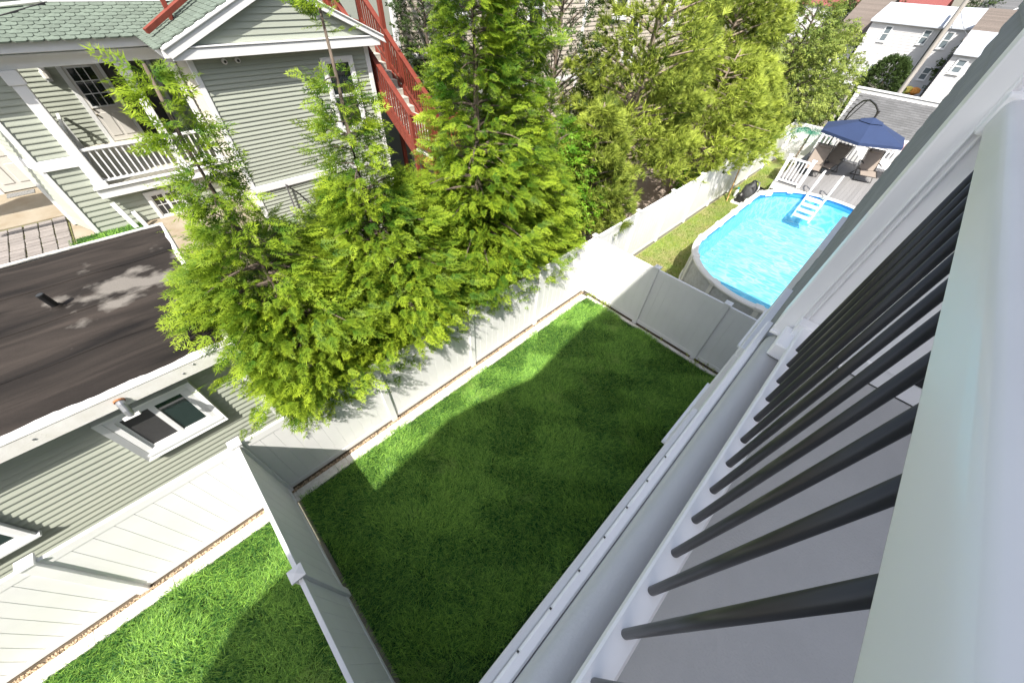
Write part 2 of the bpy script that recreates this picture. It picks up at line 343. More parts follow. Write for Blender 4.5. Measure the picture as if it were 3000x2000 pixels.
# ------------------------------------------------------------------ grass
def blades(name, regions, dens, h, m, wid=.005, z=0., lean=.5, seed=1, clump=1.0):
    r = np.random.default_rng(seed); Vs = []; T = []
    for (x0, x1, y0, y1) in regions:
        n = int((x1-x0)*(y1-y0)*dens); p = np.c_[r.uniform(x0, x1, n), r.uniform(y0, y1, n)]
        # low-frequency field: blades lean and vary together, like mown turf
        fx = np.sin(p[:, 0]*2.1+1.3*np.sin(p[:, 1]*1.7))+np.sin(p[:, 1]*3.3+p[:, 0]*1.1)+.8*np.sin(p[:, 0]*7.1+p[:, 1]*5.3)
        fy = np.cos(p[:, 1]*2.4+1.1*np.sin(p[:, 0]*2.2))+np.sin(p[:, 0]*3.1-p[:, 1]*1.9)+.8*np.sin(p[:, 1]*8.3-p[:, 0]*6.1)
        ang = np.arctan2(fy, fx)*clump+r.normal(0, 1.0, n); ln = np.abs(r.normal(lean, .28, n))
        H = h*r.uniform(.55, 1.25, n)*(1+.16*np.sin(fx*1.4)); dx, dy = np.cos(ang), np.sin(ang)
        sx, sy = -dy, dx; w_ = wid*r.uniform(.7, 1.4, n)
        b0 = np.c_[p[:, 0]-sx*w_/2, p[:, 1]-sy*w_/2, np.full(n, z)]; b1 = np.c_[p[:, 0]+sx*w_/2, p[:, 1]+sy*w_/2, np.full(n, z)]
        mid = np.c_[p[:, 0]+dx*H*ln*.35, p[:, 1]+dy*H*ln*.35, z+H*.62]; tip = np.c_[p[:, 0]+dx*H*ln*1.15, p[:, 1]+dy*H*ln*1.15, z+H*(1-.25*ln)]
        m0 = mid-np.c_[sx, sy, np.zeros(n)]*(w_*.42)[:, None]; m1 = mid+np.c_[sx, sy, np.zeros(n)]*(w_*.42)[:, None]
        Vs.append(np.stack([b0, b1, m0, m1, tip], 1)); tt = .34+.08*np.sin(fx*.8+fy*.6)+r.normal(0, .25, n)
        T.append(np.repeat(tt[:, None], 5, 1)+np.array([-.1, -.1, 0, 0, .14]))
    v = np.concatenate(Vs); n = len(v); f = np.array([(0, 1, 3), (0, 3, 2), (2, 3, 4)])[None]+(np.arange(n)*5)[:, None, None]
    return struct(link(name, npmesh(name, v.reshape(-1, 3), f.reshape(-1, 3), np.concatenate(T).ravel()), M[m]), 'stuff')
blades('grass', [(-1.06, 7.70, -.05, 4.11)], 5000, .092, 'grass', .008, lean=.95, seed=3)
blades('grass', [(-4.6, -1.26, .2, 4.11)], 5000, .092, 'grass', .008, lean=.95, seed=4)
blades('thin_grass', [(8.2, 24, 2.0, 4.3)], 950, .06, 'drygrass', .009, seed=5)
blades('grass', [(-2.5, -1.0, 12.6, 13.55)], 2200, .06, 'grass', .008, z=1.545, seed=6)

# ------------------------------------------------------------------ fences
def fence(name, label, O, a, n, posts, H=1.90, bw=.2, mm='vinyl', post_w=.127, cap_on=None, group=None):
    a, n = V(a), V(n); O = V(O)
    root = thing(name, label, 'fence', O, group)
    pm = MB().ob((0, 0, 0), a, n, -post_w/2, post_w/2, -post_w/2, post_w/2, 0, H+.04).mesh('post', .006)
    cp = MB().ob((0, 0, 0), a, n, -.082, .082, -.082, .082, H+.04, H+.066)
    q = .082; pts = [a*i+n*j+Z_*(H+.066) for i, j in ((-q, -q), (q, -q), (q, q), (-q, q))]+[Z_*(H+.09)]
    if a.cross(n).z < 0: cp.add(pts, [(1, 0, 4), (2, 1, 4), (3, 2, 4), (0, 3, 4)])
    else: cp.add(pts, [(0, 1, 4), (1, 2, 4), (2, 3, 4), (3, 0, 4)])
    cm = cp.mesh('post_cap')
    for i, s in enumerate(posts):
        if cap_on and not cap_on[i]: continue
        po = link('post', pm, M[mm], root, O+a*s); link('post_cap', cm, M[mm], po, O+a*s)
    cache = {}
    for s0, s1 in zip(posts[:-1], posts[1:]):
        L = s1-s0-post_w
        key = round(L, 3)
        if key not in cache:
            nb = max(1, round(L/bw)); e = L/nb; t = .018; g = .005
            bm_ = MB().prism([a*x+n*y for x, y in ((0, -t), (e, -t), (e, t-g), (e-g, t), (g, t), (0, t-g))], Z_*(H-.24)).mesh('board')
            cache[key] = (nb, e, bm_, MB().ob((0, 0, 0), a, n, 0, L, -.026, .026, H-.15, H).mesh('top_rail', .004), MB().ob((0, 0, 0), a, n, 0, L, -.026, .026, .055, .175).mesh('bottom_rail', .004))
        nb, e, bm_, tr, br = cache[key]; st = O+a*(s0+post_w/2)
        link('top_rail', tr, M[mm], root, st); link('bottom_rail', br, M[mm], root, st)
        for k in range(nb): link('board', bm_, M[mm], root, st+a*(e*k)+Z_*.12)
    return root
fence('vinyl_fence', 'white vinyl board fence behind the kerb, with yellow-green conifers hanging over it', (0, 4.42, 0), X_, -Y_, [-7.85, -5.61, -3.38, -1.16, 1.10, 3.36, 5.63, 7.90])
fence('vinyl_fence', 'smooth white vinyl fence between the lawn and the above-ground pool', (7.90, 0, 0), Y_, -X_, [-1.2, .66, 2.48, 4.42], bw=.22, cap_on=[1, 1, 1, 0])
fence('vinyl_fence', 'short white vinyl fence dividing the shaded lawn from the sunny side lawn', (-1.16, 0, 0), Y_, X_, [-.1, 2.16, 4.42], bw=.22, cap_on=[1, 1, 0])
fence('vinyl_fence', 'tall white vinyl fence running along the turf beside the pool', (0, 4.42, 0), X_, -Y_, [7.90, 10.15, 12.4, 14.65, 16.9, 19.15, 21.4, 23.65, 25.9], cap_on=[0]+[1]*8)
fence('vinyl_fence', 'white vinyl fence behind the artificial palm at the end of the pool yard', (25.9, 0, 0), Y_, -X_, [2.5, 4.42], cap_on=[1, 0])

# ------------------------------------------------------------------ neighbour's garage with a flat tar roof
g = thing('garage', 'sage-sided garage with a streaky black flat roof beside the white fence', 'garage', (-4.5, 7, 0))
BX('wall', 'core', g, -9.0, -.62, 5.2, 9.0, 0, 3.05)
siding(g, (-9.0, 5.2, 0), X_, -Y_, 8.38, .1, 2.98, .102, 'side')
BX('corner_board', 'trim', g, -.62, -.54, 5.17, 5.29, 0, 3.0, bevel=.004)
siding(g, (-.62, 9.0, 0), -Y_, X_, 3.7, .1, 2.98, .102, 'side')
BX('soffit', 'trim', g, -9.2, -.42, 4.93, 9.1, 3.02, 3.06)
# roof membrane, slightly uneven
mb = MB(); nx, ny = 60, 26; vs = []; fs = []
for j in range(ny+1):
    for i in range(nx+1):
        x = -9.2+(8.80)*i/nx; y = 4.99+(4.06)*j/ny
        z = 3.235+.012*math.sin(x*1.3+y*2.2)+.01*math.sin(y*4.1+x*.5)-.006*math.sin(x*5)
        vs.append((x, y, z))
for j in range(ny):
    for i in range(nx): k = j*(nx+1)+i; fs.append((k, k+1, k+nx+2, k+nx+1))
roof = mb.add(vs, fs).build('roof', 'tar', g, smooth=True)
def rz_(x, y): return 3.235+.012*math.sin(x*1.3+y*2.2)+.01*math.sin(y*4.1+x*.5)-.006*math.sin(x*5)
for y0 in (5.95, 6.92, 7.9):
    vs = []; fs = []
    for i in range(121):
        x = -9.2+8.78*i/120; y = y0+.012*math.sin(x*2.3+y0)+.05*(x+9)*.1
        vs += [(x, y, rz_(x, y)-.01), (x, y, rz_(x, y)+.006), (x, y+.05, rz_(x, y+.05)+.004), (x, y+.055, rz_(x, y+.055)-.01)]
    for i in range(120):
        for q in range(3): fs.append((4*i+q, 4*i+q+1, 4*i+q+5, 4*i+q+4))
    MB().add(vs, fs).build('lap_seam', 'tar', roof)
BX('roof_deck', 'core', g, -9.19, -.41, 4.98, 9.04, 3.06, 3.19)
# white painted drip edge with a ragged inner edge
def ragged(name, p0, d, n, L, w0, amp, z, thick, seed):
    r = random.Random(seed); k = int(L/.05); top = []; inn = []
    for i in range(k+1):
        s = L*i/k; top.append(V(p0)+V(d)*s); inn.append(V(p0)+V(d)*s+V(n)*(w0+amp*(r.random()*.6+.5*math.sin(s*3)+.4*math.sin(s*9.1+1))))
    vs = [p+Z_*thick for p in top]+[p+Z_*thick for p in inn]+[p for p in top]+[p for p in inn]; m_ = k+1
    fs = []
    for i in range(k): fs += [(i, i+1, m_+i+1, m_+i), (i+1, i, 2*m_+i, 2*m_+i+1), (m_+i, m_+i+1, 3*m_+i+1, 3*m_+i)]
    o = MB().add(vs, fs).build(name, 'rustwhite', g); return o
ragged('drip_edge', (-9.2, 4.93, 3.235), X_, Y_, 8.80, .085, .028, 3, .022, 3)
ragged('drip_edge', (-.40, 9.08, 3.235), -X_, -Y_, 8.8, .045, .015, 3, .022, 5)
ragged('drip_edge', (-.40, 4.95, 3.235), Y_, -X_, 4.1, .05, .02, 3, .024, 8)
BX('fascia', 'rustwhite', g, -9.2, -.40, 4.90, 4.93, 3.03, 3.222)
BX('gutter_lip', 'rustwhite', g, -9.2, -.40, 4.895, 4.935, 3.226, 3.25, bevel=.006)
BX('fascia', 'rustwhite', g, -.43, -.40, 4.93, 9.1, 3.03, 3.222)
BX('fascia', 'rustwhite', g, -9.2, -.40, 9.1, 9.13, 3.03, 3.222)
for cx, z in ((-3.55, 3.10), (-2.45, 3.14), (-2.9, 3.07), (-1.05, 3.11), (-4.3, 3.09), (-.9, 3.18)):
    o = MB().lathe([(.016, 0), (.013, .006)], (0, 0, 0), 8).build('nail_head', 'galv', g)
    o.rotation_euler = (R(90), 0, 0); o.location = V((cx, 4.899, z))-g.location
p = MB().tube([(-2.01, 7.28, 3.22), (-2.035, 7.26, 3.50)], .045, 14).build('vent_pipe', 'blackpipe', g, smooth=False)
MB().lathe([(.10, 0), (.07, .02), (.05, .05)], (-2.01, 7.28, 3.235), 14).build('pipe_flashing', 'tar', p)
MB().tube([(-2.0355, 7.2595, 3.5005), (-2.0357, 7.2594, 3.503)], .036, 14).build('pipe_opening', 'black', p)
sp = MB().tube([(-1.70, 4.905, 3.145), (-1.70, 4.84, 3.12), (-1.70, 4.79, 3.05), (-1.70, 4.76, 2.98)], [.044, .044, .042, .04], 14).build('roof_spout', 'galv', g)
MB().tube([(-1.70, 4.896, 3.15), (-1.70, 4.875, 3.14)], .054, 14).build('spout_collar', 'rust', sp)
MB().ob((-1.70, 4.755, 2.965), (1, .0, 0), (0, .5, .86), -.085, .075, -.02, .02, -.03, .025, u=(0, -.86, .5)).build('spout_lip', 'rustwhite', sp)
# projecting window box: deep casing, sliding sash with an insect screen
wf = window(g, (-2.02, 5.165, 1.95), X_, -Y_, .75, .72, .075, .05, 'v', ('screen', 'tealglass'))
mb = MB()
for (a, b, c, d) in (((-2.17, 2.80), (-1.13, 2.80), (-1.20, 2.74), (-2.10, 2.74)), ((-2.17, 1.78), (-1.13, 1.78), (-1.20, 1.87), (-2.10, 1.87)), ((-2.17, 1.78), (-2.17, 2.80), (-2.10, 2.74), (-2.10, 1.87)), ((-1.13, 1.78), (-1.13, 2.80), (-1.20, 2.74), (-1.20, 1.87))):
    mb.add([(a[0], 5.08, a[1]), (b[0], 5.08, b[1]), (c[0], 5.115, c[1]), (d[0], 5.115, d[1]), (a[0], 5.2, a[1]), (b[0], 5.2, b[1]), (c[0], 5.2, c[1]), (d[0], 5.2, d[1])], [(0, 1, 2, 3), (7, 6, 5, 4), (0, 4, 5, 1), (2, 6, 7, 3)])
mb.build('outer_casing', 'trim', wf)
wf2 = window(g, (-4.35, 5.165, 1.62), X_, -Y_, .75, .62, .075, .05, 'v', ('tealglass', 'tealglass'))

# ------------------------------------------------------------------ sage house: porch wing, gable block, scalloped roofs
ZT = 1.54
struct(BX('driveway_terrace', 'conc', None, -14, 1.62, 11.0, 30, -.02, ZT-.03))
struct(MB().box(-7, -2.4, 11.2, 15.9, ZT-.03, ZT-.012).build('paver_bed', 'moss', None))
pv = bpy.data.objects['paver_bed']
pme = MB().box(0, .262, 0, .15, 0, .045).mesh('paver', .006)
for i in range(10):
    for j in range(27):
        x = -2.70-.285*i; y = 15.02-.172*j-.012*i+random.uniform(-.004, .004)
        if y < 11.3: continue
        o = link('paver', pme, M['paver'], pv, (x+random.uniform(-.006, .006), y, ZT-.025+random.uniform(-.006, .004))); o.rotation_euler = (0, 0, random.uniform(-.02, .02))
struct(BX('stoop', 'conc', None, -6.5, -2.27, 15.25, 17.83, ZT-.02, ZT+.02, bevel=.01))
tag(BX('doormat', 'mat_', None, -3.52, -2.93, 17.36, 17.68, ZT+.02, ZT+.035), 'speckled dark doormat lying on the stained concrete stoop', 'doormat')
struct(BX('grass_verge', 'lawn', None, -2.36, -1.0, 12.2, 13.57, ZT-.03, ZT+.004))
h = thing('sage_house', 'sage-sided house with upper porch, white trim and green scalloped roof', 'house', (1.5, 14, 0))
# lower front wall, left pier
BX('wall', 'core', h, -1.88, 1.68, 13.62, 16.9, ZT-.1, 2.36)
siding(h, (-1.88, 13.62, 0), X_, -Y_, 3.52, ZT, 2.36, .137, 'side')
BX('wall', 'core', h, -1.88, -1.12, 13.62, 14.5, 2.36, 5.2)
siding(h, (-1.88, 13.62, 0), X_, -Y_, .76, 2.36, 3.10, .137, 'side')
BX('belt_board', 'trim', h, -1.92, -1.1, 13.56, 13.62, 3.11, 3.33, bevel=.004)
siding(h, (-1.88, 13.62, 0), X_, -Y_, .76, 3.34, 5.2, .115, 'side')
# angled wall left of the corner
a = V((-.37, .92, 0)).normalized(); n = V((-.92, -.37, 0)).normalized()
MB().ob((-1.88, 13.62, 0), a, -n, 0, 1.0, .02, .15, ZT-.1, 5.2).build('wall', 'core', h)
siding(h, V((-1.9, 13.63, 0))+a, -a, n, .98, ZT, 3.10, .137, 'side'); siding(h, V((-1.9, 13.63, 0))+a, -a, n, .98, 3.34, 5.2, .115, 'side')
MB().ob((-1.9, 13.63, 0), a, n, 0, 1.0, 0, .04, 3.11, 3.33).build('belt_board', 'trim', h, .004)
BX('corner_board', 'trim', h, -1.96, -1.86, 13.575, 13.66, ZT, 5.2, bevel=.004)
BX('corner_board', 'trim', h, -2.33, -2.25, 14.48, 14.60, ZT, 5.2, bevel=.004)
BX('wall', 'core', h, -2.27, -2.1, 14.55, 17.9, ZT-.1, 4.3)
# back-left wall with the entrance door
BX('wall', 'core', h, -7.0, -2.1, 17.85, 18.1, ZT-.1, 5.0)
siding(h, (-7.0, 17.85, 0), X_, -Y_, 4.75, ZT, 5.0, .137, 'side')
d = BX('door', 'door', h, -3.55, -2.72, 17.78, 17.835, ZT+.05, ZT+2.05, bevel=.004)
for (x0, x1, z0, z1) in ((-3.43, -3.18, .25, .75), (-3.08, -2.83, .25, .75), (-3.43, -3.18, .95, 1.75), (-3.08, -2.83, .95, 1.75)): BX('door_panel', 'door', d, x0, x1, 17.766, 17.782, ZT+z0, ZT+z1, bevel=.006)
MB().tube([(-2.80, 17.78, ZT+1.0), (-2.80, 17.72, ZT+1.0)], .028, 10).build('knob', 'brass', d)
MB().box(-3.66, -3.56, 17.77, 17.84, ZT, ZT+2.16).box(-2.71, -2.60, 17.77, 17.84, ZT, ZT+2.16).box(-3.56, -2.71, 17.77, 17.84, ZT+2.06, ZT+2.16).build('door_frame', 'trim', d, .004)
# low window under the porch
window(h, (-.47, 13.6, 1.55), X_, -Y_, .62, .60, .09, .05, 'v', 'glass', (2, 2))
# porch floor planks, fascia, posts, rails
BX('porch_floor_frame', 'cream', h, -1.3, 1.66, 13.50, 17.1, 2.36, 2.555)
pl = MB().box(0, .136, 13.45, 17.08, 2.556, 2.583).mesh('floor_plank', .003)
for i in range(21): link('floor_plank', pl, M['cream'], h, (-1.29+.14*i, 0, 0))
BX('porch_fascia', 'trim', h, -1.32, 1.66, 13.40, 13.45, 2.36, 2.56, bevel=.006); BX('porch_fascia_lip', 'trim', h, -1.34, 1.66, 13.36, 13.46, 2.585, 2.63, bevel=.008)
for x, w_ in ((-1.27, .21), (.56, .17), (1.50, .13)):
    po = BX('porch_post', 'trim', h, x, x+w_, 13.46, 13.46+w_, 2.6, 4.99, bevel=.01)
    BX('post_capital', 'trim', po, x-.035, x+w_+.035, 13.425, 13.495+w_, 4.74, 4.985, bevel=.02); BX('post_base', 'trim', po, x-.03, x+w_+.03, 13.43, 13.49+w_, 2.60, 2.74, bevel=.012)
for x0, x1 in ((-1.05, .56), (.73, 1.50)):
    r_ = BX('porch_rail', 'trim', h, x0, x1, 13.50, 13.58, 3.40, 3.46, bevel=.012); BX('lower_rail', 'trim', r_, x0, x1, 13.515, 13.565, 2.70, 2.745)
    nb = round((x1-x0)/.125); bmh = MB().box(-.016, .016, 13.524, 13.556, 2.745, 3.40).mesh('baluster')
    for i in range(1, nb): link('baluster', bmh, M['trim'], r_, (x0+(x1-x0)*i/nb, 0, 0))
r_ = BX('porch_rail', 'trim', h, -1.22, -1.15, 13.67, 17.05, 3.40, 3.46, bevel=.01)
bmh = MB().box(-1.2, -1.17, -.016, .016, 2.60, 3.40).mesh('baluster')
for i in range(22): link('baluster', bmh, M['trim'], r_, (0, 13.85+i*.145, 0))
# porch back wall
BX('wall', 'core', h, -2.1, 1.9, 17.12, 17.4, 2.4, 7.4)
siding(h, (-2.1, 17.12, 0), X_, -Y_, 3.8, 2.58, 5.2, .115, 'side')
d = BX('porch_door', 'door', h, -.44, .26, 17.05, 17.105, 2.60, 4.62, bevel=.003)
BX('glazing', 'glass', d, -.38, .14, 17.04, 17.052, 3.51, 4.40)
gb = MB()
for i in (1, 2): x = -.38+.52*i/3; gb.box(x-.011, x+.011, 17.025, 17.04, 3.51, 4.40)
for j in (1, 2): z = 3.51+.89*j/3; gb.box(-.38, .14, 17.026, 17.041, z-.011, z+.011)
gb.box(-.41, .17, 17.03, 17.05, 3.475, 3.51).box(-.41, .17, 17.03, 17.05, 4.40, 4.435).box(-.41, -.38, 17.03, 17.05, 3.51, 4.40).box(.14, .17, 17.03, 17.05, 3.51, 4.40)
gb.build('glazing_bar', 'trim', d)
for x0, x1 in ((-.38, -.14), (-.07, .17)): BX('door_panel', 'door', d, x0, x1, 17.037, 17.052, 2.74, 3.34, bevel=.008)
for z in (3.30, 3.44): MB().tube([(-.41, 17.05, z), (-.41, 17.0, z)], .026, 10).build('knob', 'brass', d)
MB().box(-.56, -.45, 17.04, 17.11, 2.58, 4.76).box(.27, .36, 17.04, 17.11, 2.58, 4.76).box(-.45, .27, 17.04, 17.11, 4.63, 4.76).build('door_frame', 'trim', d, .004)
w2 = BX('dark_doorway', 'screen', h, .40, 1.34, 17.05, 17.10, 2.6, 4.7)
for x in (.385, .66, 1.35): BX('jamb', 'trim' if x > 1 else 'bronze', w2, x-.03, x+.03, 17.03, 17.105, 2.58, 4.75)
BX('jamb', 'trim', w2, 1.40, 1.50, 17.03, 17.105, 2.58, 4.75)
lp = MB().lathe([(.04, 0), (.09, .02), (.09, .16), (.05, .2)], (-.84, 17.03, 4.22), 10).build('porch_lamp', 'door', h)
BX('lamp_bracket', 'trim', lp, -.90, -.78, 17.06, 17.11, 4.15, 4.5)
# porch beam, gutter
BX('porch_beam', 'trim', h, -1.9, 1.66, 13.47, 13.66, 4.99, 5.20, bevel=.006); BX('porch_ceiling', 'trim', h, -1.35, 1.66, 13.25, 17.1, 5.205, 5.24)
BX('gutter', 'trim', h, -6, 1.36, 13.12, 13.24, 5.28, 5.46, bevel=.015); BX('gutter_channel', 'rustwhite', h, -6, 1.36, 13.135, 13.225, 5.461, 5.47)
# gable block
BX('wall', 'core', h, 1.70, 5.86, 11.72, 18.0, 0, 5.24)
siding(h, (1.70, 11.72, 0), X_, -Y_, 4.16, .0, 2.26, .100, 'side'); siding(h, (1.70, 11.72, 0), X_, -Y_, 4.16, 2.44, 5.22, .1000, 'side')
BX('belt_board', 'trim', h, 1.64, 5.92, 11.66, 11.72, 2.26, 2.43, bevel=.006)
siding(h, (1.70, 15.0, 0), -Y_, -X_, 3.28, ZT, 5.22, .100, 'cream')
BX('corner_board', 'trim', h, 1.655, 1.76, 11.68, 11.80, 0, 5.24, bevel=.004); BX('corner_board', 'trim', h, 5.78, 5.90, 11.68, 11.80, 0, 5.24, bevel=.004)
siding(h, (5.86, 11.72, 0), Y_, X_, 6.0, .0, 5.22, .100, 'side')
window(h, (4.60, 11.70, 3.42), X_, -Y_, .68, 1.52, .10, .055, 'h', 'glass')
for x in (2.35, 2.62):
    c = MB().lathe([(.055, 0), (.055, .05), (.04, .075)], (0, 0, 0), 14).build('security_camera', 'trim', h, smooth=True); c.rotation_euler = (R(90), 0, 0); c.location = V((x, 11.70, 5.13))-h.location
    c2 = MB().lathe([(.026, .06), (.028, .085), (.012, .09)], (0, 0, 0), 12).build('lens', 'black', c); c2.location = (0, 0, 0)
# gable pediment: fascia board, ledge, siding triangle, rakes
AX, AZ, EX0, EX1, EZ = 3.80, 6.50, 1.38, 6.20, 5.45
BX('fascia', 'trim', h, EX0+.02, EX1-.05, 11.40, 11.46, 5.24, 5.42, bevel=.004); BX('pediment_ledge', 'trim', h, EX0+.02, EX1-.05, 11.38, 11.72, 5.43, 5.455, bevel=.004)
BX('soffit', 'trim', h, EX0+.05, EX1-.08, 11.42, 11.72, 5.242, 5.26)
zc = 5.46; e = .115
while zc < AZ-.12:
    z1 = zc+e
    def xl(z): return EX0+.1+(z-EZ)/(AZ-EZ)*(AX-EX0), EX1-.1-(z-EZ)/(AZ-EZ)*(EX1-AX)
    (a0, a1), (b0, b1) = xl(zc-.02), xl(z1-.02)
    if b1-b0 < .05: break
    t = .022; y = 11.50
    MB().add([(a0, y-t, zc), (a1, y-t, zc), (b1, y-.002, z1+.003), (b0, y-.002, z1+.003), (a0, y+.02, zc), (a1, y+.02, zc), (b1, y+.02, z1+.003), (b0, y+.02, z1+.003)], [(0, 1, 2, 3), (7, 6, 5, 4), (0, 4, 5, 1), (3, 2, 6, 7), (0, 3, 7, 4), (1, 5, 6, 2)]).build('siding_board', 'side', h)
    zc = z1
mb = MB(); mb.prism([(EX0+.1, 11.53, EZ-.05), (EX1-.1, 11.53, EZ-.05), (AX, 11.53, AZ-.08)], (0, .2, 0)); mb.build('wall', 'core', h)
for (ex, s) in ((EX0, 1), (EX1, -1)):
    d = V((AX-ex, 0, AZ-EZ)); L = d.length; d.normalize(); nn = V((-d.z, 0, d.x)) if s > 0 else V((d.z, 0, d.x))*1
    if nn.z < 0: nn = -nn
    MB().ob((ex, 11.36, EZ), d, Y_, -.06, L, 0, .10, -.16, .0, u=nn).build('rake_board', 'trim', h, .004)
    MB().ob((ex, 11.33, EZ), d, Y_, -.08, L, 0, .16, .0, .045, u=nn).build('rake_moulding', 'trim', h, .012)
    o = MB().ob((ex, 11.47, EZ), d, Y_, -.1, L, 0, 6.5, -.02, .03, u=nn).build('roof', 'shingle', h)
    if s > 0: gl_ = o
# shingles: scalloped plates
def shingle_mesh(wd, ln):
    t = .017; P = [(.006, -.02), (.003, ln*.72), (wd*.2, ln), (wd*.8, ln), (wd-.006, ln*.72), (wd-.006, -.02)]
    vs = [(x, y, .004) for x, y in P]+[(x, y, .004+t+.012*(y/ln)) for x, y in P]; n = 6
    return MB().add(vs, [tuple(range(5, -1, -1)), tuple(range(6, 12))]+[(i, (i+1) % n, (i+1) % n+n, i+n) for i in range(n)]).mesh('shingle')
def shingles(parent, O, ra, dn, W, Ld, wd, ln, m, keep=None, name='shingle'):
    """O top-left, ra along the row, dn down the slope"""
    ra, dn = V(ra).normalized(), V(dn).normalized(); up = ra.cross(dn)
    if up.z < 0: up = -up
    me = shingle_mesh(wd, ln*1.12); Mx = Matrix((ra, dn, up)).transposed()
    if Mx.determinant() < 0: me.flip_normals()
    rows = int(Ld/ln)+1
    for j in range(rows):
        k = int(W/wd)+2
        for i in range(-1, k):
            s = i*wd+(wd/2 if j % 2 else 0)
            if s < -.01 or s+wd > W+.01: continue
            p = V(O)+ra*s+dn*(j*ln); c = p+ra*wd/2+dn*ln/2
            if keep and not keep(c): continue
            o = link(name, me, M[m], parent); o.matrix_local = Matrix.Translation(p-wloc(parent)) @ Mx.to_4x4()
# porch roof: front facet and left hip facet
PT, PB = (14.30, 5.90), (13.10, 5.48)
mb = MB(); mb.add([(-2.0, 13.10, 5.47), (1.40, 13.10, 5.47), (2.42, 14.30, 5.89), (.15, 14.30, 5.89)], [(0, 1, 2, 3)]).add([(-2.0, 13.10, 5.47), (.15, 14.30, 5.89), (-2.0, 14.9, 5.89), (-4.2, 14.3, 5.47)], [(0, 1, 2, 3)])
pr = mb.build('porch_roof', 'shingle', h)
sl_ = V((0, -1.2, -.42))
shingles(pr, (-2.05, 14.28, 5.893), (1, 0, 0), sl_, 4.7, 1.25, .236, .134, 'shingle', keep=lambda c: (c.x-.15) > -1.79*(14.30-c.y)-.02 and c.x < 1.36+.85*(c.y-13.10))
MB().beam((-2.0, 13.08, 5.50), (.15, 14.30, 5.92), .035, .03).build('hip_flashing', 'flashing', h); MB().beam((1.40, 13.08, 5.485), (2.42, 14.30, 5.905), .03, .025).build('valley_flashing', 'flashing', h)
dl = V((EX0-AX, 0, EZ-AZ)).normalized()
def kp_(c): return 11.44 < c.y and c.y < 13.14+max(0, (c.x-1.38))*1.16 and c.y < 15.0
shingles(gl_, V((AX-.02, 11.40, AZ+.045)), (0, 1, 0), dl, 3.6, 2.68, .21, .134, 'shingle', keep=kp_)
MB().box(EX0-.10, EX0+.0, 11.42, 13.16, 5.28, 5.44).build('gutter', 'trim', h, .012)
# main wall above the porch roof
BX('wall', 'core', h, -7, 2.9, 14.34, 14.6, 5.7, 7.6); siding(h, (-7, 14.34, 0), X_, -Y_, 9.9, 5.98, 7.6, .12, 'side')
MB().beam((.0, 14.29, 5.945), (2.5, 14.29, 5.945), .05, .05).build('wall_flashing', 'trim', h); MB().beam((-4.2, 14.16, 5.55), (.02, 14.27, 5.945), .07, .04).build('wall_flashing', 'trim', h)
# downpipe and hose on the gable wall
hz = MB().tube([(2.50, 11.60, 2.34), (2.46, 11.6, 1.2), (2.45, 11.6, .1)], .022, 8).build('pipe', 'galv', h)
tag(MB().tube([(2.52, 11.62, 2.3), (2.75, 11.55, 2.0), (2.95, 11.5, 1.5), (3.0, 11.48, .9), (2.9, 11.5, .35), (2.75, 11.5, .03)], .018, 8).build('garden_hose', 'hose', None), 'black hose hanging in a curve on the sage gable wall', 'hose')
lb = thing('porch_strut', 'pair of white braced timbers standing against the lower sage wall by the garage roof', 'timber', (-1.2, 13.2, ZT))
MB().beam((-1.12, 13.30, ZT), (-1.22, 13.42, 2.22), .11, .07, up=(0, 1, 0)).build('timber', 'trim', lb, .005); MB().beam((-.92, 13.25, ZT), (-.97, 13.33, 1.95), .10, .07, up=(0, 1, 0)).build('timber', 'trim', lb, .005)
# red roof deck framing standing on the gable roof
rd = thing('roof_deck_frame', 'red stained post and sill beam standing on the green scalloped roof', 'timber frame', (1.7, 12.9, 5.7))
MB().beam((1.30, 12.25, 5.62), (3.1, 12.9, 6.45), .09, .09).build('sill_beam', 'red', rd, .004); MB().beam((1.5, 12.6, 5.68), (3.1, 13.2, 6.45), .07, .07).build('rail_beam', 'red', rd, .004)
MB().box(1.86, 1.95, 12.55, 12.64, 5.75, 7.6).build('post', 'red', rd, .004)

# ------------------------------------------------------------------ red staircase beside the gable
st = thing('red_staircase', 'red stained wooden outdoor staircase running down beside the sage gable', 'staircase', (6.5, 11, 0))
sl34 = (5.45-2.95)/(14.0-10.3); X0, X1 = 6.08, 6.98
def sz(y): return 2.95+(y-10.3)*sl34
for x in (X0+.03, X1-.03): MB().beam((x, 10.25, sz(10.25)-.14), (x, 14.0, sz(14.0)-.14), .05, .27).build('stringer', 'red', st)
for i in range(14):
    y = 10.3+i*.265; MB().box(X0+.06, X1-.06, y, y+.29, sz(y)+.02, sz(y)+.06).build('tread', 'tread', st, .004); MB().box(X0+.06, X1-.06, y+.27, y+.285, sz(y)+.06, sz(y)+.20).build('riser', 'tread', st)
for x in (X0, X1):
    for y in (10.25, 11.9, 13.9): BX('newel_post', 'red', st, x-.05, x+.05, y-.05, y+.05, 0 if y < 11 else sz(y)-.3, sz(y)+1.0, bevel=.004)
    t_ = MB().beam((x, 10.2, sz(10.2)+.95), (x, 14.0, sz(14.0)+.95), .14, .04).build('handrail', 'red', st, .004)
    MB().beam((x, 10.25, sz(10.25)+.86), (x, 13.9, sz(13.9)+.86), .04, .09).build('sub_rail', 'red', t_); MB().beam((x, 10.25, sz(10.25)+.14), (x, 13.9, sz(13.9)+.14), .04, .09).build('bottom_rail', 'red', t_)
    bmh = MB().box(-.018, .018, -.018, .018, .12, .86).mesh('baluster')
    for i in range(1, 28): y = 10.25+i*.13; link('baluster', bmh, M['red'], t_, (x, y, sz(y)))
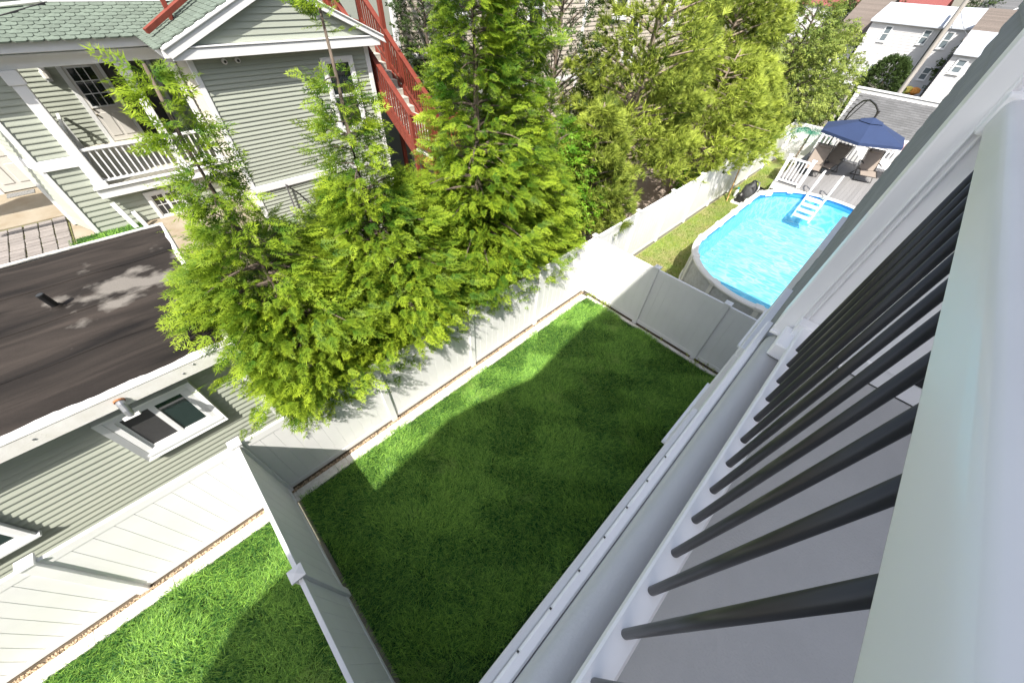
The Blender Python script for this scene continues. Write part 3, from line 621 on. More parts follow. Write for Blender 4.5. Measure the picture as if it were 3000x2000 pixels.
BX('landing', 'tread', st, X0, X1+.05, 9.2, 10.28, 2.88, 2.95, bevel=.004); BX('landing_joist', 'red', st, X0, X1+.05, 9.2, 9.25, 2.68, 2.88); BX('landing_joist', 'red', st, X0, X0+.05, 9.25, 10.28, 2.68, 2.88)
for x, y in ((X0, 9.22), (X1, 9.22)): BX('newel_post', 'red', st, x-.05, x+.05, y-.05, y+.05, 0, 3.98, bevel=.004)
t_ = MB().box(X0-.07, X0+.07, 9.2, 10.2, 3.86, 3.90).build('handrail', 'red', st); BX('bottom_rail', 'red', t_, X0-.02, X0+.02, 9.25, 10.2, 3.05, 3.14); BX('sub_rail', 'red', t_, X0-.02, X0+.02, 9.25, 10.2, 3.77, 3.86)
bmh = MB().box(-.018, .018, -.018, .018, 3.10, 3.80).mesh('baluster')
for i in range(1, 7): link('baluster', bmh, M['red'], t_, (X0, 9.25+i*.135, 0))
t_ = MB().box(X0, X1, 9.15, 9.29, 3.86, 3.90).build('handrail', 'red', st); BX('bottom_rail', 'red', t_, X0, X1, 9.2, 9.24, 3.05, 3.14)
for i in range(1, 7): link('baluster', bmh, M['red'], t_, (X0+i*.13, 9.22, 0))
BX('tall_post', 'red', st, 6.93, 7.05, 12.52, 12.64, 0, 8.2, bevel=.005); BX('tall_post', 'red', st, 6.02, 6.14, 13.3, 13.42, 0, 8.2, bevel=.005); BX('tall_post', 'red', st, 6.02, 6.14, 15.2, 15.32, 0, 8.2, bevel=.005)
BX('upper_landing', 'red', st, 5.0, 7.1, 14.0, 15.4, 5.3, 5.45); MB().beam((6.05, 13.0, 6.1), (6.05, 15.3, 6.1), .14, .05).build('handrail', 'red', st); MB().beam((6.05, 12.2, 3.0), (6.05, 13.4, 4.6), .09, .09).build('brace', 'red', st); MB().beam((6.98, 10.3, .5), (6.98, 12.5, 3.4), .09, .09).build('brace', 'red', st)
for i in range(3): MB().beam((5.1+i*.45, 13.98, 5.5), (5.1+i*.45, 13.98, 7.4), .09, .09).build('upper_post', 'red', st)

# ------------------------------------------------------------------ beige house behind the trees
b = thing('beige_house', 'beige-sided house half hidden behind the pines and leafy trees', 'house', (16, 15, 0))
BX('wall', 'core', b, 7.9, 31, 13.52, 19, -.03, 8.5)
siding(b, (7.9, 13.52, 0), X_, -Y_, 23.1, 0, 8.4, .16, 'side2')
for x, z, w_, h_ in ((8.35, 3.0, .75, 1.5), (10.3, 5.6, .8, 1.5), (11.6, 2.4, .8, 1.5), (14.2, 4.9, .85, 1.6), (20.4, 5.3, 1.0, 1.6), (22.0, 3.4, .95, 1.8), (25.6, 4.9, .9, 1.6), (28.4, 4.4, .9, 1.6)): window(b, (x, 13.50, z), X_, -Y_, w_, h_, .11, .06, 'h', 'glass')
BX('corner_board', 'trim', b, 7.85, 8.0, 13.46, 13.6, 0, 8.4); BX('corner_board', 'trim', b, 17.9, 18.05, 13.46, 13.53, 0, 8.4)
BX('belt_board', 'trim', b, 8.0, 31, 13.47, 13.53, 3.0, 3.2)

# ------------------------------------------------------------------ above-ground pool
PX0, PX1, PY, PR = 11.72, 16.33, .48, 2.28
def stadium(t, off=0.):
    r = PR+off; Ls = PX1-PX0; P = 2*Ls+2*math.pi*PR; s = (t % 1)*P
    if s < Ls: return V((PX0+s, PY+r, 0)), V((0, 1, 0))
    s -= Ls
    if s < math.pi*PR: a = math.pi/2-s/PR; nn = V((math.cos(a), math.sin(a), 0)); return V((PX1, PY, 0))+nn*r, nn
    s -= math.pi*PR
    if s < Ls: return V((PX1-s, PY-r, 0)), V((0, -1, 0))
    s -= Ls; a = -math.pi/2-s/PR; nn = V((math.cos(a), math.sin(a), 0)); return V((PX0, PY, 0))+nn*r, nn
def ring(name, m, parent, prof, t0=0., t1=1., n=96, closed=True, smooth=False):
    vs = []; fs = []; k = len(prof); cnt = n if closed else n+1
    for i in range(cnt):
        t = t0+(t1-t0)*i/n
        for off, z in prof: p, _ = stadium(t, off); vs.append((p.x, p.y, z))
    for i in range(n):
        j = (i+1) % cnt
        for q in range(k-1): fs.append((i*k+q, i*k+q+1, j*k+q+1, j*k+q))
    if not closed and k > 3: fs.append(tuple(range(k-1))); fs.append(tuple(reversed([n*k+q for q in range(k-1)])))
    return MB().add(vs, fs).build(name, m, parent, smooth=smooth)
pool = thing('above_ground_pool', 'oval above-ground pool full of bright blue water beside the deck', 'pool', (14, .48, 0))
wall_ = ring('pool_wall', 'poolwall', pool, [(0, -.02), (0, 1.2), (-.04, 1.2)], n=140)
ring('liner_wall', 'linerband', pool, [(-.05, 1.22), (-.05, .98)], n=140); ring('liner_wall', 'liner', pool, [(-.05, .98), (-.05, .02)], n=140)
vs = [(PX0+(PX1-PX0)/2, PY, .03)]; nn_ = 96
for i in range(nn_): p, _ = stadium(i/nn_, -.052); vs.append((p.x, p.y, .03))
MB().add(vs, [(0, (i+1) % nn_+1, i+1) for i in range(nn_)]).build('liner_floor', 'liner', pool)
vs = [(x, y, 1.03) for x, y, _ in vs]
MB().add(vs, [(0, (i+1) % nn_+1, i+1) for i in range(nn_)]).build('water', 'water', pool)
NS = 18
for i in range(NS):
    t0, t1 = i/NS, (i+1)/NS
    ring('top_ledge', 'resin', pool, [(-.10, 1.20), (-.11, 1.235), (-.06, 1.255), (.06, 1.245), (.085, 1.21), (.075, 1.17), (-.10, 1.20)], t0+.001, t1-.001, 10, False)
    p, n = stadium(t0); tn = V((-n.y, n.x, 0)); Mx = Matrix((tn, n, Z_)).transposed().to_4x4()
    o = MB().ob((0, 0, 0), (1, 0, 0), (0, 1, 0), -.11, .11, -.13, .10, 1.155, 1.268).build('ledge_cap', 'resin', pool, .03); o.matrix_local = Matrix.Translation(p-pool.location) @ Mx
    o = MB().ob((0, 0, 0), (1, 0, 0), (0, 1, 0), -.06, .06, .0, .055, 0, 1.16).build('upright', 'resin', pool, .015); o.matrix_local = Matrix.Translation(p-pool.location) @ Mx
ring('bottom_track', 'resin', pool, [(.0, .07), (.03, .06), (.03, -.02)], n=120)
o = MB().box(-.16, .16, -.012, .012, -.06, .06).build('skimmer_plate', 'trim', pool, .004); p, n = stadium((4.61*.93)/(2*4.61+2*math.pi*2.28)); o.matrix_local = Matrix.Translation(V((17.25, 2.46, 1.12))-pool.location) @ Matrix.Rotation(R(-25), 4, 'Z')
# steps
ps = thing('pool_steps', 'white resin A-frame steps with two tall handrails going into the water', 'pool ladder', (18.2, 1.0, .03))
for y in (.74, 1.36):
    MB().tube([(17.80, y, .42), (17.97, y, .80), (18.15, y, 1.25), (18.33, y, 1.75), (18.50, y, 2.0), (18.75, y, 2.02), (18.84, y, 1.86), (18.84, y, 1.22)], .032, 10).build('handrail', 'railw', ps, smooth=True)
    MB().beam((18.25, y, 1.22), (17.78, y, .42), .05, .14).build('side_panel', 'railw', ps, .01)
for i in range(4): x = 18.20-.12*i; z = 1.14-.19*i; BX('step', 'railw', ps, x-.17, x+.10, .77, 1.33, z-.03, z+.03, bevel=.012)
MB().box(18.22, 18.55, .75, .78, 1.24, 1.29).box(18.22, 18.55, 1.32, 1.35, 1.24, 1.29).build('deck_bracket', 'galv', ps)

# ------------------------------------------------------------------ pool deck with rails
dk = thing('pool_deck', 'raised grey composite deck with white railings at the far end of the pool', 'deck', (21.4, 0, 0))
BX('frame', 'trim', dk, 18.66, 24.2, -3.2, 2.78, .9, 1.172); BX('skirt', 'trim', dk, 18.66, 24.2, 2.78, 2.80, 0, 1.172)
bm_ = MB().box(0, 5.56, 0, .138, 1.173, 1.20).mesh('deck_board', .003)
for i in range(43): link('deck_board', bm_, M['composite'], dk, (18.66, -3.2+.14*i, 0))
def deck_rail(p, q, bal=.12, h=.95, w_=.035):
    p, q = V(p), V(q); d = (q-p); L = d.length; d.normalize(); n = V((-d.y, d.x, 0))
    t = MB().ob(p, d, n, 0, L, -.055, .055, h-.05, h).build('top_rail', 'railw', dk, .012); MB().ob(p, d, n, 0, L, -.03, .03, .07, .13).build('lower_rail', 'railw', t)
    bm_ = MB().ob((0, 0, 0), d, n, -w_/2, w_/2, -w_/2, w_/2, .13, h-.05).mesh('baluster'); k = int(L/bal)
    for i in range(1, k): link('baluster', bm_, M['railw'], t, p+d*(L*i/k))
def deck_post(x, y, h=1.02):
    o = BX('rail_post', 'railw', dk, x-.055, x+.055, y-.055, y+.055, 1.2, 1.2+h, bevel=.008); BX('post_cap', 'railw', o, x-.075, x+.075, y-.075, y+.075, 1.2+h, 1.2+h+.04, bevel=.01)
for x, y in ((18.72, 2.72), (18.72, 1.86), (23.9, 2.72), (23.9, .75), (23.9, -1.2)): deck_post(x, y)
deck_rail((18.72, 1.91, 1.2), (18.72, 2.67, 1.2), .125); deck_rail((23.9, .80, 1.2), (23.9, 2.67, 1.2), .15, w_=.05); deck_rail((23.9, -1.15, 1.2), (23.9, .70, 1.2), .15, w_=.05)
BX('bench_top', 'railw', dk, 24.0, 24.18, -1.2, 2.72, 1.95, 2.0, bevel=.01)
tag(MB().box(22.75, 23.75, -.55, .30, 1.62, 1.66).box(22.8, 22.86, -.5, -.44, 1.2, 1.62).box(23.6, 23.66, -.5, -.44, 1.2, 1.62).box(22.8, 22.86, .2, .26, 1.2, 1.62).box(23.6, 23.66, .2, .26, 1.2, 1.62).build('patio_table', 'railw', None, .01), 'low white resin table on the pool deck next to a recliner', 'table')
# recliners
def recliner():
    t = thing('recliner', 'x', 'chair', (0, 0, 0), 'folding recliners on the pool deck')
    W_ = .30
    for s in (-1, 1):
        y = s*W_
        MB().tube([(-.62, y, .30), (-.20, y, .42), (.05, y, .36), (.42, y, 1.05)], .014, 8).build('side_rail', 'bronze', t)
        MB().tube([(-.35, y*1.08, .015), (.32, y*1.08, .55), (.30, y*1.08, .60), (-.18, y*1.08, .62)], .013, 8).build('leg', 'bronze', t)
        MB().tube([(.40, y*1.08, .015), (-.10, y*1.08, .40)], .013, 8).build('leg', 'bronze', t)
        MB().box(-.22, .22, y*1.08-.025, y*1.08+.025, .615, .64).build('armrest', 'bronze', t, .008)
    for x, z in ((-.35, .015), (.40, .015), (-.62, .30), (.42, 1.05)): MB().tube([(x, -W_*1.08, z), (x, W_*1.08, z)], .013, 8).build('cross_tube', 'bronze', t)
    MB().prism([(.03, -W_+.02, .36), (.40, -W_+.02, 1.04), (.418, -W_+.02, 1.03), (.048, -W_+.02, .35)], (0, 2*W_-.04, 0)).build('backrest', 'beigefab', t)
    MB().prism([(-.60, -W_+.02, .295), (-.20, -W_+.02, .40), (.04, -W_+.02, .35), (.04, -W_+.02, .335), (-.20, -W_+.02, .385), (-.60, -W_+.02, .28)], (0, 2*W_-.04, 0)).build('seat', 'beigefab', t)
    o = MB().box(-.05, .05, -.20, .20, -.04, .04).build('headrest', 'beigefab', t, .025); o.location = (.345, 0, .99); o.rotation_euler = (0, R(-61), 0)
    return t
c0 = recliner()
for i, (x, y, a, l) in enumerate(((20.95, 2.05, 8, 'beige folding recliner standing at the corner of the deck by the palm'), (21.75, 1.60, -12, 'beige folding recliner under the umbrella in front of the white railing'), (22.2, .30, 20, 'beige folding recliner beside the low white table on the deck'))):
    o = c0 if i == 0 else copy_tree(c0); o.location = (x, y, 1.2); o.rotation_euler = (0, 0, R(a)); o['label'] = l; o.scale = (1.02, 1.02, 1.02)
tb = thing('side_table', 'small round dark metal side table between two recliners', 'table', (21.35, 1.85, 1.2))
MB().lathe([(.24, .46), (.24, .48)], (21.35, 1.85, 1.2), 16).build('table_top', 'bronze', tb)
for k in range(3): a = k*2.09; MB().tube([(21.35+.2*math.cos(a), 1.85+.2*math.sin(a), 1.2), (21.35+.08*math.cos(a), 1.85+.08*math.sin(a), 1.66)], .012, 6).build('leg', 'bronze', tb)
# umbrella
um = thing('cantilever_umbrella', 'navy blue cantilever umbrella shading the recliners on the deck', 'umbrella', (24.05, 2.3, 1.2))
cx, cy, rz, az_, ru = 21.95, 1.22, 2.80, 3.34, 1.62
cv = [(cx, cy, az_)]; m2 = 6; A0 = 1.15
for rr, zz in ((.28, az_-.13), (1.0, rz)):
    for k in range(m2): a = 2*math.pi*k/m2+A0; cv.append((cx+ru*rr*math.cos(a), cy+ru*rr*math.sin(a), zz))
fs = [(0, 1+k, 1+(k+1) % m2) for k in range(m2)]+[(1+k, 1+m2+k, 1+m2+(k+1) % m2, 1+(k+1) % m2) for k in range(m2)]
for k in range(m2): a0, a1 = 1+m2+k, 1+m2+(k+1) % m2; b_ = len(cv); cv += [tuple(V(cv[a0])-Z_*.10), tuple(V(cv[a1])-Z_*.10)]; fs.append((a0, b_, b_+1, a1))
can = MB().add(cv, fs).build('canopy', 'navy', um)
sol = can.modifiers.new('s', 'SOLIDIFY'); sol.thickness = .006
vv = [(cx, cy, az_+.05)]+[(cx+.46*math.cos(math.pi*k/3+A0), cy+.46*math.sin(math.pi*k/3+A0), az_-.10) for k in range(6)]
MB().add(vv, [(0, 1+k, 1+(k+1) % 6) for k in range(6)]).build('vent_flap', 'navy', can)
for k in range(6): a = math.pi*k/3+A0; MB().tube([(cx, cy, az_-.04), (cx+ru*.98*math.cos(a), cy+ru*.98*math.sin(a), rz-.02)], .011, 6).build('rib', 'bronze', um)
MB().tube([(24.05, 2.3, 1.2), (24.05, 2.3, 3.0), (23.95, 2.22, 3.3), (23.6, 2.05, 3.58), (23.1, 1.80, 3.72), (22.5, 1.48, 3.69), (22.1, 1.28, 3.60), (21.95, 1.22, 3.50)], .034, 10).build('arm', 'bronze', um, smooth=True)
MB().tube([(24.05, 2.3, 2.6), (23.3, 1.9, 3.66)], .02, 8).build('strut', 'bronze', um); MB().tube([(21.95, 1.22, 3.62), (21.95, 1.22, 3.35)], [.05, .035], 10).build('hub', 'bronze', um); MB().tube([(24.0, 2.3, 2.2), (23.88, 2.24, 2.2)], .05, 10).build('crank', 'bronze', um)
MB().box(23.6, 24.2, 1.85, 2.45, 1.2, 1.27).build('base', 'bronze', um, .02)
# pool filter and clutter beside the fence
pf = thing('pool_filter', 'charcoal pool filter tank with a grey hose beside the turf fence', 'pool filter', (18.55, 3.45, 0))
MB().lathe([(.22, .10), (.29, .18), (.31, .45), (.27, .72), (.12, .88), (.08, .98), (.05, 1.0)], (18.6, 3.42, 0), 18).build('tank', 'cover', pf, smooth=True); MB().box(18.1, 18.95, 3.2, 3.85, 0, .10).build('base', 'resin', pf, .01)
MB().lathe([(.1, .12), (.13, .2), (.13, .42), (.06, .5)], (18.25, 3.6, 0), 12).build('pump_motor', 'blackp', pf); MB().box(18.15, 18.5, 3.45, 3.75, .10, .22).build('pump_body', 'blackp', pf, .02)
MB().tube([(18.6, 3.42, 1.0), (18.5, 3.2, 1.0), (18.35, 3.1, .8), (18.3, 3.15, .45), (18.25, 3.4, .3)], .03, 8).build('hose', 'galv', pf, smooth=True)
tag(MB().beam((18.1, 4.0, 0), (18.9, 4.34, 1.45), .03, .14).build('plank', 'pine', None), 'raw pine plank leaning against the white turf fence', 'plank')
bt = thing('spray_bottle', 'white jug with a teal lid standing by the leaning plank', 'jug', (18.9, 3.95, 0)); MB().lathe([(.07, 0), (.085, .04), (.085, .26), (.04, .33), (.035, .37)], (18.9, 3.95, 0), 12).build('body', 'trim', bt); MB().lathe([(.045, .37), (.045, .43)], (18.9, 3.95, 0), 10).build('lid', mat('teal_plastic', (.03, .35, .34), .4), bt)
cvv = MB(); vs = []; fs = []; r_ = random.Random(5)
for j, (rr, zz) in enumerate(((.42, 0), (.40, .22), (.33, .42), (.18, .52), (.02, .55))):
    for k in range(14): f = 1+.22*math.sin(k*2.3+j)+.1*r_.uniform(-1, 1); vs.append((19.25+rr*f*math.cos(k*math.pi/7)*1.15, 3.12+rr*f*math.sin(k*math.pi/7)*.7, zz*(1+.12*r_.uniform(-1, 1))))
for j in range(4):
    for k in range(14): fs.append((j*14+k, j*14+(k+1) % 14, (j+1)*14+(k+1) % 14, (j+1)*14+k))
tag(MB().add(vs, fs).build('tarpaulin', 'cover', None), 'crumpled dark tarpaulin heap on the turf beside the deck railing', 'tarpaulin')

# ------------------------------------------------------------------ grey shingled pool house and far houses
sh = thing('pool_house', 'low pool house with a grey shingle roof behind the blue umbrella', 'shed', (26.8, 0, 0))
BX('wall', 'sidew', sh, 25.0, 28.5, -4, 2.5, 0, 2.40)
RP = [(24.85, 2.38), (26.8, 3.38), (28.75, 2.38)]
rf = MB().add([(24.85, -4, 2.36), (24.85, 2.62, 2.36), (26.8, 2.62, 3.36), (26.8, -4, 3.36)], [(3, 2, 1, 0)]).add([(28.75, -4, 2.36), (28.75, 2.62, 2.36), (26.8, 2.62, 3.36), (26.8, -4, 3.36)], [(0, 1, 2, 3)]).build('roof', 'gshingle', sh)
shm = None; tab = MB().add([(0, .004, 0), (.326, .004, 0), (.326, .004, .175), (0, .004, .175), (0, .020, 0), (.326, .020, 0), (.326, .008, .175), (0, .008, .175)], [(4, 5, 6, 7), (0, 1, 5, 4), (1, 2, 6, 5), (3, 7, 6, 2), (0, 4, 7, 3)]).mesh('shingle')
upv = V((26.8-24.85, 0, 1.0)).normalized(); nrm = V((-upv.z, 0, upv.x)); MxS = Matrix((-Y_, nrm, upv)).transposed().to_4x4()
for j in range(15):
    for i in range(12):
        p = V((24.85, 2.62, 2.37))+upv*(j*.145)-Y_*(i*.33+(.165 if j % 2 else 0))
        if p.y < -1.2: continue
        o = link('shingle', tab, M['gshingle'], rf); o.matrix_local = Matrix.Translation(p-wloc(rf)) @ MxS
capm = MB().add([(-.14, 0, -.06), (0, 0, .02), (.14, 0, -.06), (-.14, .2, -.055), (0, .2, .035), (.14, .2, -.055)], [(0, 1, 4, 3), (1, 2, 5, 4)]).mesh('ridge_cap')
for i in range(24): link('ridge_cap', capm, M['gshingle'], rf, (26.8, 2.45-.2*i, 3.37))
BX('fascia', 'trim', sh, 24.80, 24.85, -4, 2.64, 2.26, 2.37); MB().prism([(24.9, 2.5, 2.3), (28.7, 2.5, 2.3), (26.8, 2.5, 3.3)], (0, .03, 0)).build('gable', 'cream', sh)
tag(BX('banner', mat('striped_cloth', (.5, .06, .05), .8, 0, 30, col2=(.8, .8, .8), stretch=(0, 0, .6)), None, 24.70, 24.74, -.35, .1, 2.0, 2.3), 'small red and white striped cloth hanging under the grey shingle eave', 'banner')
wl = thing('white_wall', 'low white boarded wall behind the grey shingle roof', 'wall', (31, 1, 0)); BX('panel', 'sidew', wl, 31.0, 31.12, -4, 3.3, 0, 3.02); siding(wl, (31.0, -4, 0), Y_, -X_, 7.3, .2, 3.0, .2, 'sidew'); BX('coping', 'trim', wl, 30.95, 31.2, -4, 3.35, 3.02, 3.08)
A = thing('white_house', 'white two-storey house with a pale flat roof behind the clipped bush', 'house', (64, 5.8, 0))
BX('wall', 'core', A, 60.02, 68, 3.05, 8.6, -.03, 4.62); siding(A, (60.02, 3.05, 0), Y_, -X_, 5.55, -.02, 4.62, .22, 'sidew', .02)
for y, z, w_, h_ in ((6.72, 3.15, .52, 1.12), (3.58, 3.30, .52, 1.0), (3.85, .75, .52, 1.05), (6.0, .35, .55, 1.0)): window(A, (60.0, y, z), Y_, -X_, w_, h_, .07, .06, 'h', 'farglass')
MB().add([(59.7, 2.9, 4.66), (59.7, 8.8, 4.66), (68.3, 9.2, 5.8), (68.3, 3.2, 5.85)], [(0, 1, 2, 3)]).add([(59.7, 2.9, 4.5), (59.7, 8.8, 4.5), (59.7, 8.8, 4.66), (59.7, 2.9, 4.66)], [(0, 1, 2, 3)]).build('roof', 'wroof', A)
BX('eave', 'trim', A, 59.75, 60.0, 2.95, 8.7, 4.48, 4.6)
B = thing('white_house', 'narrow white house with stacked windows to the right of the wooden utility pole', 'house', (60, 1.6, 0))
BX('wall', 'core', B, 56.02, 64, .55, 2.75, -.03, 4.9); siding(B, (56.02, .55, 0), Y_, -X_, 2.2, 0, 4.85, .22, 'sidew', .02)
for y, z, w_, h_ in ((1.80, 3.45, .48, 1.05), (1.56, 1.2, .50, .88)): window(B, (56.0, y, z), Y_, -X_, w_, h_, .07, .06, 'h', 'farglass')
MB().add([(55.8, .5, 4.9), (55.8, 2.85, 4.9), (64, 3.2, 5.95), (64, .7, 6.0)], [(0, 1, 2, 3)]).add([(55.8, .5, 4.75), (55.8, 2.85, 4.75), (55.8, 2.85, 4.9), (55.8, .5, 4.9)], [(0, 1, 2, 3)]).build('roof', 'wroof', B)
C = thing('white_house', 'white clapboard house with one double-hung window next to the grey siding corner', 'house', (43, -.5, 0))
BX('wall', 'core', C, 40.02, 46, -3, .62, -.03, 4.35); siding(C, (40.02, -3, 0), Y_, -X_, 3.62, 0, 4.3, .13, 'sidew', .018)
BX('wall', 'gshingle', C, 40.3, 46, .62, .75, 0, 4.5); window(C, (40.0, -.24, 3.42), Y_, -X_, .44, .66, .06, .05, 'h', 'farglass')
MB().add([(39.8, -3, 4.40), (39.8, .66, 4.40), (44.5, .74, 5.25), (44.5, -3, 5.25)], [(0, 1, 2, 3)]).add([(39.8, -3, 4.28), (39.8, .66, 4.28), (39.8, .66, 4.4), (39.8, -3, 4.4)], [(0, 1, 2, 3)]).build('roof', 'wroof', C)
def roofhouse(name, label, x, y0, y1, ze, xr, zr, m, wm='sidew'):
    t = thing(name, label, 'house', (x+2, (y0+y1)/2, 0)); BX('wall', wm, t, x+.3, xr+3, y0+.1, y1-.1, -.03, ze)
    MB().add([(x, y0, ze-.05), (x, y1, ze-.05), (xr, y1, zr), (xr, y0, zr)], [(0, 1, 2, 3)]).add([(2*xr-x, y0, ze-.05), (2*xr-x, y1, ze-.05), (xr, y1, zr), (xr, y0, zr)], [(3, 2, 1, 0)]).build('roof', m, t)
    s_ = V((xr-x, 0, zr-ze+.05)); L = s_.length; s_.normalize(); nn = V((-s_.z, 0, s_.x)); k = int(L/.26); me = MB().ob((0, 0, 0), s_, Y_, 0, .25, 0, y1-y0, .0, .03, u=nn).mesh('shingle_course')
    for i in range(k): link('shingle_course', me, M[m], t, (x+s_.x*.26*i, y0, ze-.05+s_.z*.26*i+.01))
    return t
roofhouse('brown_roof_house', 'house with a long brown shingle roof to the left of the white house', 61, 8.9, 12.0, 2.6, 70, 6.4, 'bshingle')
roofhouse('brown_roof_house', 'house with a brown shingle roof behind the small clapboard house', 47.5, -1.6, .85, 4.55, 54, 6.2, 'bshingle')
roofhouse('red_roof_house', 'distant house with a red roof left of the brown roof', 95, 14, 26, 4.2, 101, 6.6, 'redroof')
roofhouse('red_roof_house', 'distant house with a red roof behind the pale flat roof', 100, 6.5, 13, 4.6, 106, 6.7, 'redroof')
roofhouse('grey_roof_house', 'distant white house with a grey roof behind the utility pole', 92, -3.5, 2.6, 4.8, 98, 6.8, 'gshingle')
G_ = thing('gabled_house', 'distant white house with a blue-grey gable above the brown roof', 'house', (72, -1.2, 0)); BX('wall', 'sidew', G_, 72.02, 78, -2.4, .1, 0, 5.2); MB().prism([(72.0, -2.5, 5.2), (72.0, .2, 5.2), (72.0, -1.15, 6.1)], (5, 0, 0)).build('gable', 'sideg', G_); MB().beam((71.95, .3, 5.15), (71.95, -1.15, 6.2), .1, .14, up=(1, 0, 0)).beam((71.95, -1.15, 6.2), (71.95, -2.6, 5.15), .1, .14, up=(1, 0, 0)).build('rake_board', 'trim', G_)
window(G_, (72.0, -1.5, 3.6), Y_, -X_, .7, 1.2, .08, .06, 'h', 'glass')
up_ = thing('utility_pole', 'weathered wooden utility pole with wires in front of the white houses', 'utility pole', (32.5, 1.5, 0))
MB().tube([(32.5, 1.53, 0), (32.5, 1.50, 5), (32.5, 1.48, 9.5)], [.125, .105, .09], 12).build('pole', 'wood', up_); MB().box(32.42, 32.5, .9, 2.1, 6.75, 6.85).build('crossarm', 'wood', up_)
def wire(p, q, sag, label):
    p, q = V(p), V(q); pts = [p.lerp(q, i/10)-Z_*sag*4*(i/10)*(1-i/10) for i in range(11)]
    tag(MB().tube(pts, .012, 5).build('wire', 'black', None), label, 'wire')
wire((32.45, 1.5, 6.3), (56, 2.0, 4.3), .2, 'thin black wire from the utility pole to the narrow white house'); wire((32.45, 1.4, 6.3), (47, .4, 4.7), .15, 'thin black wire from the utility pole to the brown roof')
pt = thing('flower_pot', 'small pots of orange and yellow flowers beside the narrow white house', 'plants', (50, 1.7, 0))
for k, (y, c) in enumerate(((1.9, (.6, .5, .1)), (1.45, (.6, .25, .05)))): MB().lathe([(.2, 0), (.28, .4), (.3, .45)], (50, y, .3), 10).build('pot', 'conc', pt); MB().lathe([(.1, .45), (.4, .65), (.35, .9), (.1, 1.0)], (50, y, .3), 9).build('flowers', mat('flower_%s' % ('yellow', 'orange')[k], c, .8, .4, 8), pt)
BX('bench', 'cream', pt, 49.8, 50.4, 1.0, 2.3, 0, .3)
bx = thing('garden_box', 'pale grey lidded garden box beside the clipped bush', 'storage box', (34, 4.5, 0)); BX('body', 'cream', bx, 33.6, 34.6, 3.9, 4.9, 0, 2.5, bevel=.01); MB().beam((33.5, 4.4, 2.75), (34.7, 4.4, 2.75), 1.1, .06).build('lid', 'trim', bx)

# ------------------------------------------------------------------ own house: siding, balcony, roof
H0 = thing('own_house', 'grey shake-sided house with a white columned balcony and pale grey deck', 'house', (0, -3, 0))
BX('wall', 'core', H0, -7, 1.98, -6, -.13, -.03, 5.70); BX('wall', 'core', H0, 1.98, 7.20, -6, -.115, -.03, 7.25); BX('wall', 'core', H0, -7, 1.98, -6, -2.63, 5.70, 7.3)
siding(H0, (7.25, -.115, 0), -X_, Y_, 5.27, .1, 7.25, .165, 'sideg', .026); siding(H0, (1.94, -.13, 0), -X_, Y_, 8.9, .1, 5.55, .165, 'sidew', .02)
siding(H0, (7.22, -6, 0), Y_, X_, 5.87, .1, 7.2, .165, 'sideg', .02)
BX('deck', 'deck', H0, -7, 1.72, -2.6, -.155, 5.78, 5.862)
# rounded edge of the deck coating
prof = [(-.165, 5.868), (-.12, 5.868), (-.10, 5.862), (-.085, 5.845), (-.078, 5.82), (-.076, 5.70), (-.165, 5.70)]
MB().prism([(-7, y, z) for y, z in prof], (8.72, 0, 0)).build('deck_edge', 'ledge', H0, smooth=True)
BX('edge_trim', 'railw', H0, -7, 1.95, -.0745, -.042, 5.60, 5.775, bevel=.006); BX('drip_trim', 'ledge', H0, -7, 1.2, -.0415, -.018, 5.56, 5.70, bevel=.004); BX('edge_fascia', 'trim', H0, -7, 1.97, -.128, -.077, 5.50, 5.699)
for i in range(9): BX('screw', 'flashing', H0, -.2+i*.13-.002, -.2+i*.13+.004, -.046, -.040, 5.7755, 5.778)
window(H0, (3.9, -.115, 3.3), -X_, Y_, 1.0, 1.5, .10, .085, 'h', 'glass', frame='railw'); window(H0, (6.2, -.115, 3.3), -X_, Y_, 1.0, 1.5, .10, .085, 'h', 'glass', frame='railw')
# column and end wall of the balcony
col = BX('column', 'railw', H0, 1.722, 1.96, -.37, -.069, 5.868, 8.0, bevel=.008)
for y in (-.152, -.132): BX('column_bead', 'railw', col, 1.712, 1.724, y-.005, y+.005, 5.95, 8.0, bevel=.004)
BX('column_base', 'railw', col, 1.712, 1.723, -.37, -.068, 5.868, 5.885, bevel=.003)
for k, (z, pz) in enumerate(((6.915, .035), (6.935, .055), (6.955, .03))): BX('column_moulding', 'railw', col, 1.722-pz, 1.97, -.37, -.20+.01*k, z, z+.018, bevel=.006)
BX('end_wall', 'railw', H0, 1.735, 1.95, -2.6, -.371, 5.86, 8.0); BX('base_board', 'railw', H0, 1.718, 1.734, -2.6, -.372, 5.866, 5.955, bevel=.004)
dr = BX('balcony_door', 'glass', H0, 1.722, 1.736, -1.45, -.52, 5.957, 7.9); BX('door_frame', 'railw', dr, 1.712, 1.737, -.52, -.46, 5.957, 7.9); BX('door_rail', 'blackp', dr, 1.714, 1.724, -1.45, -.52, 5.957, 6.02)
BX('balcony_back_wall', 'sidew', H0, -7, 1.73, -2.62, -2.585, 5.87, 7.3)
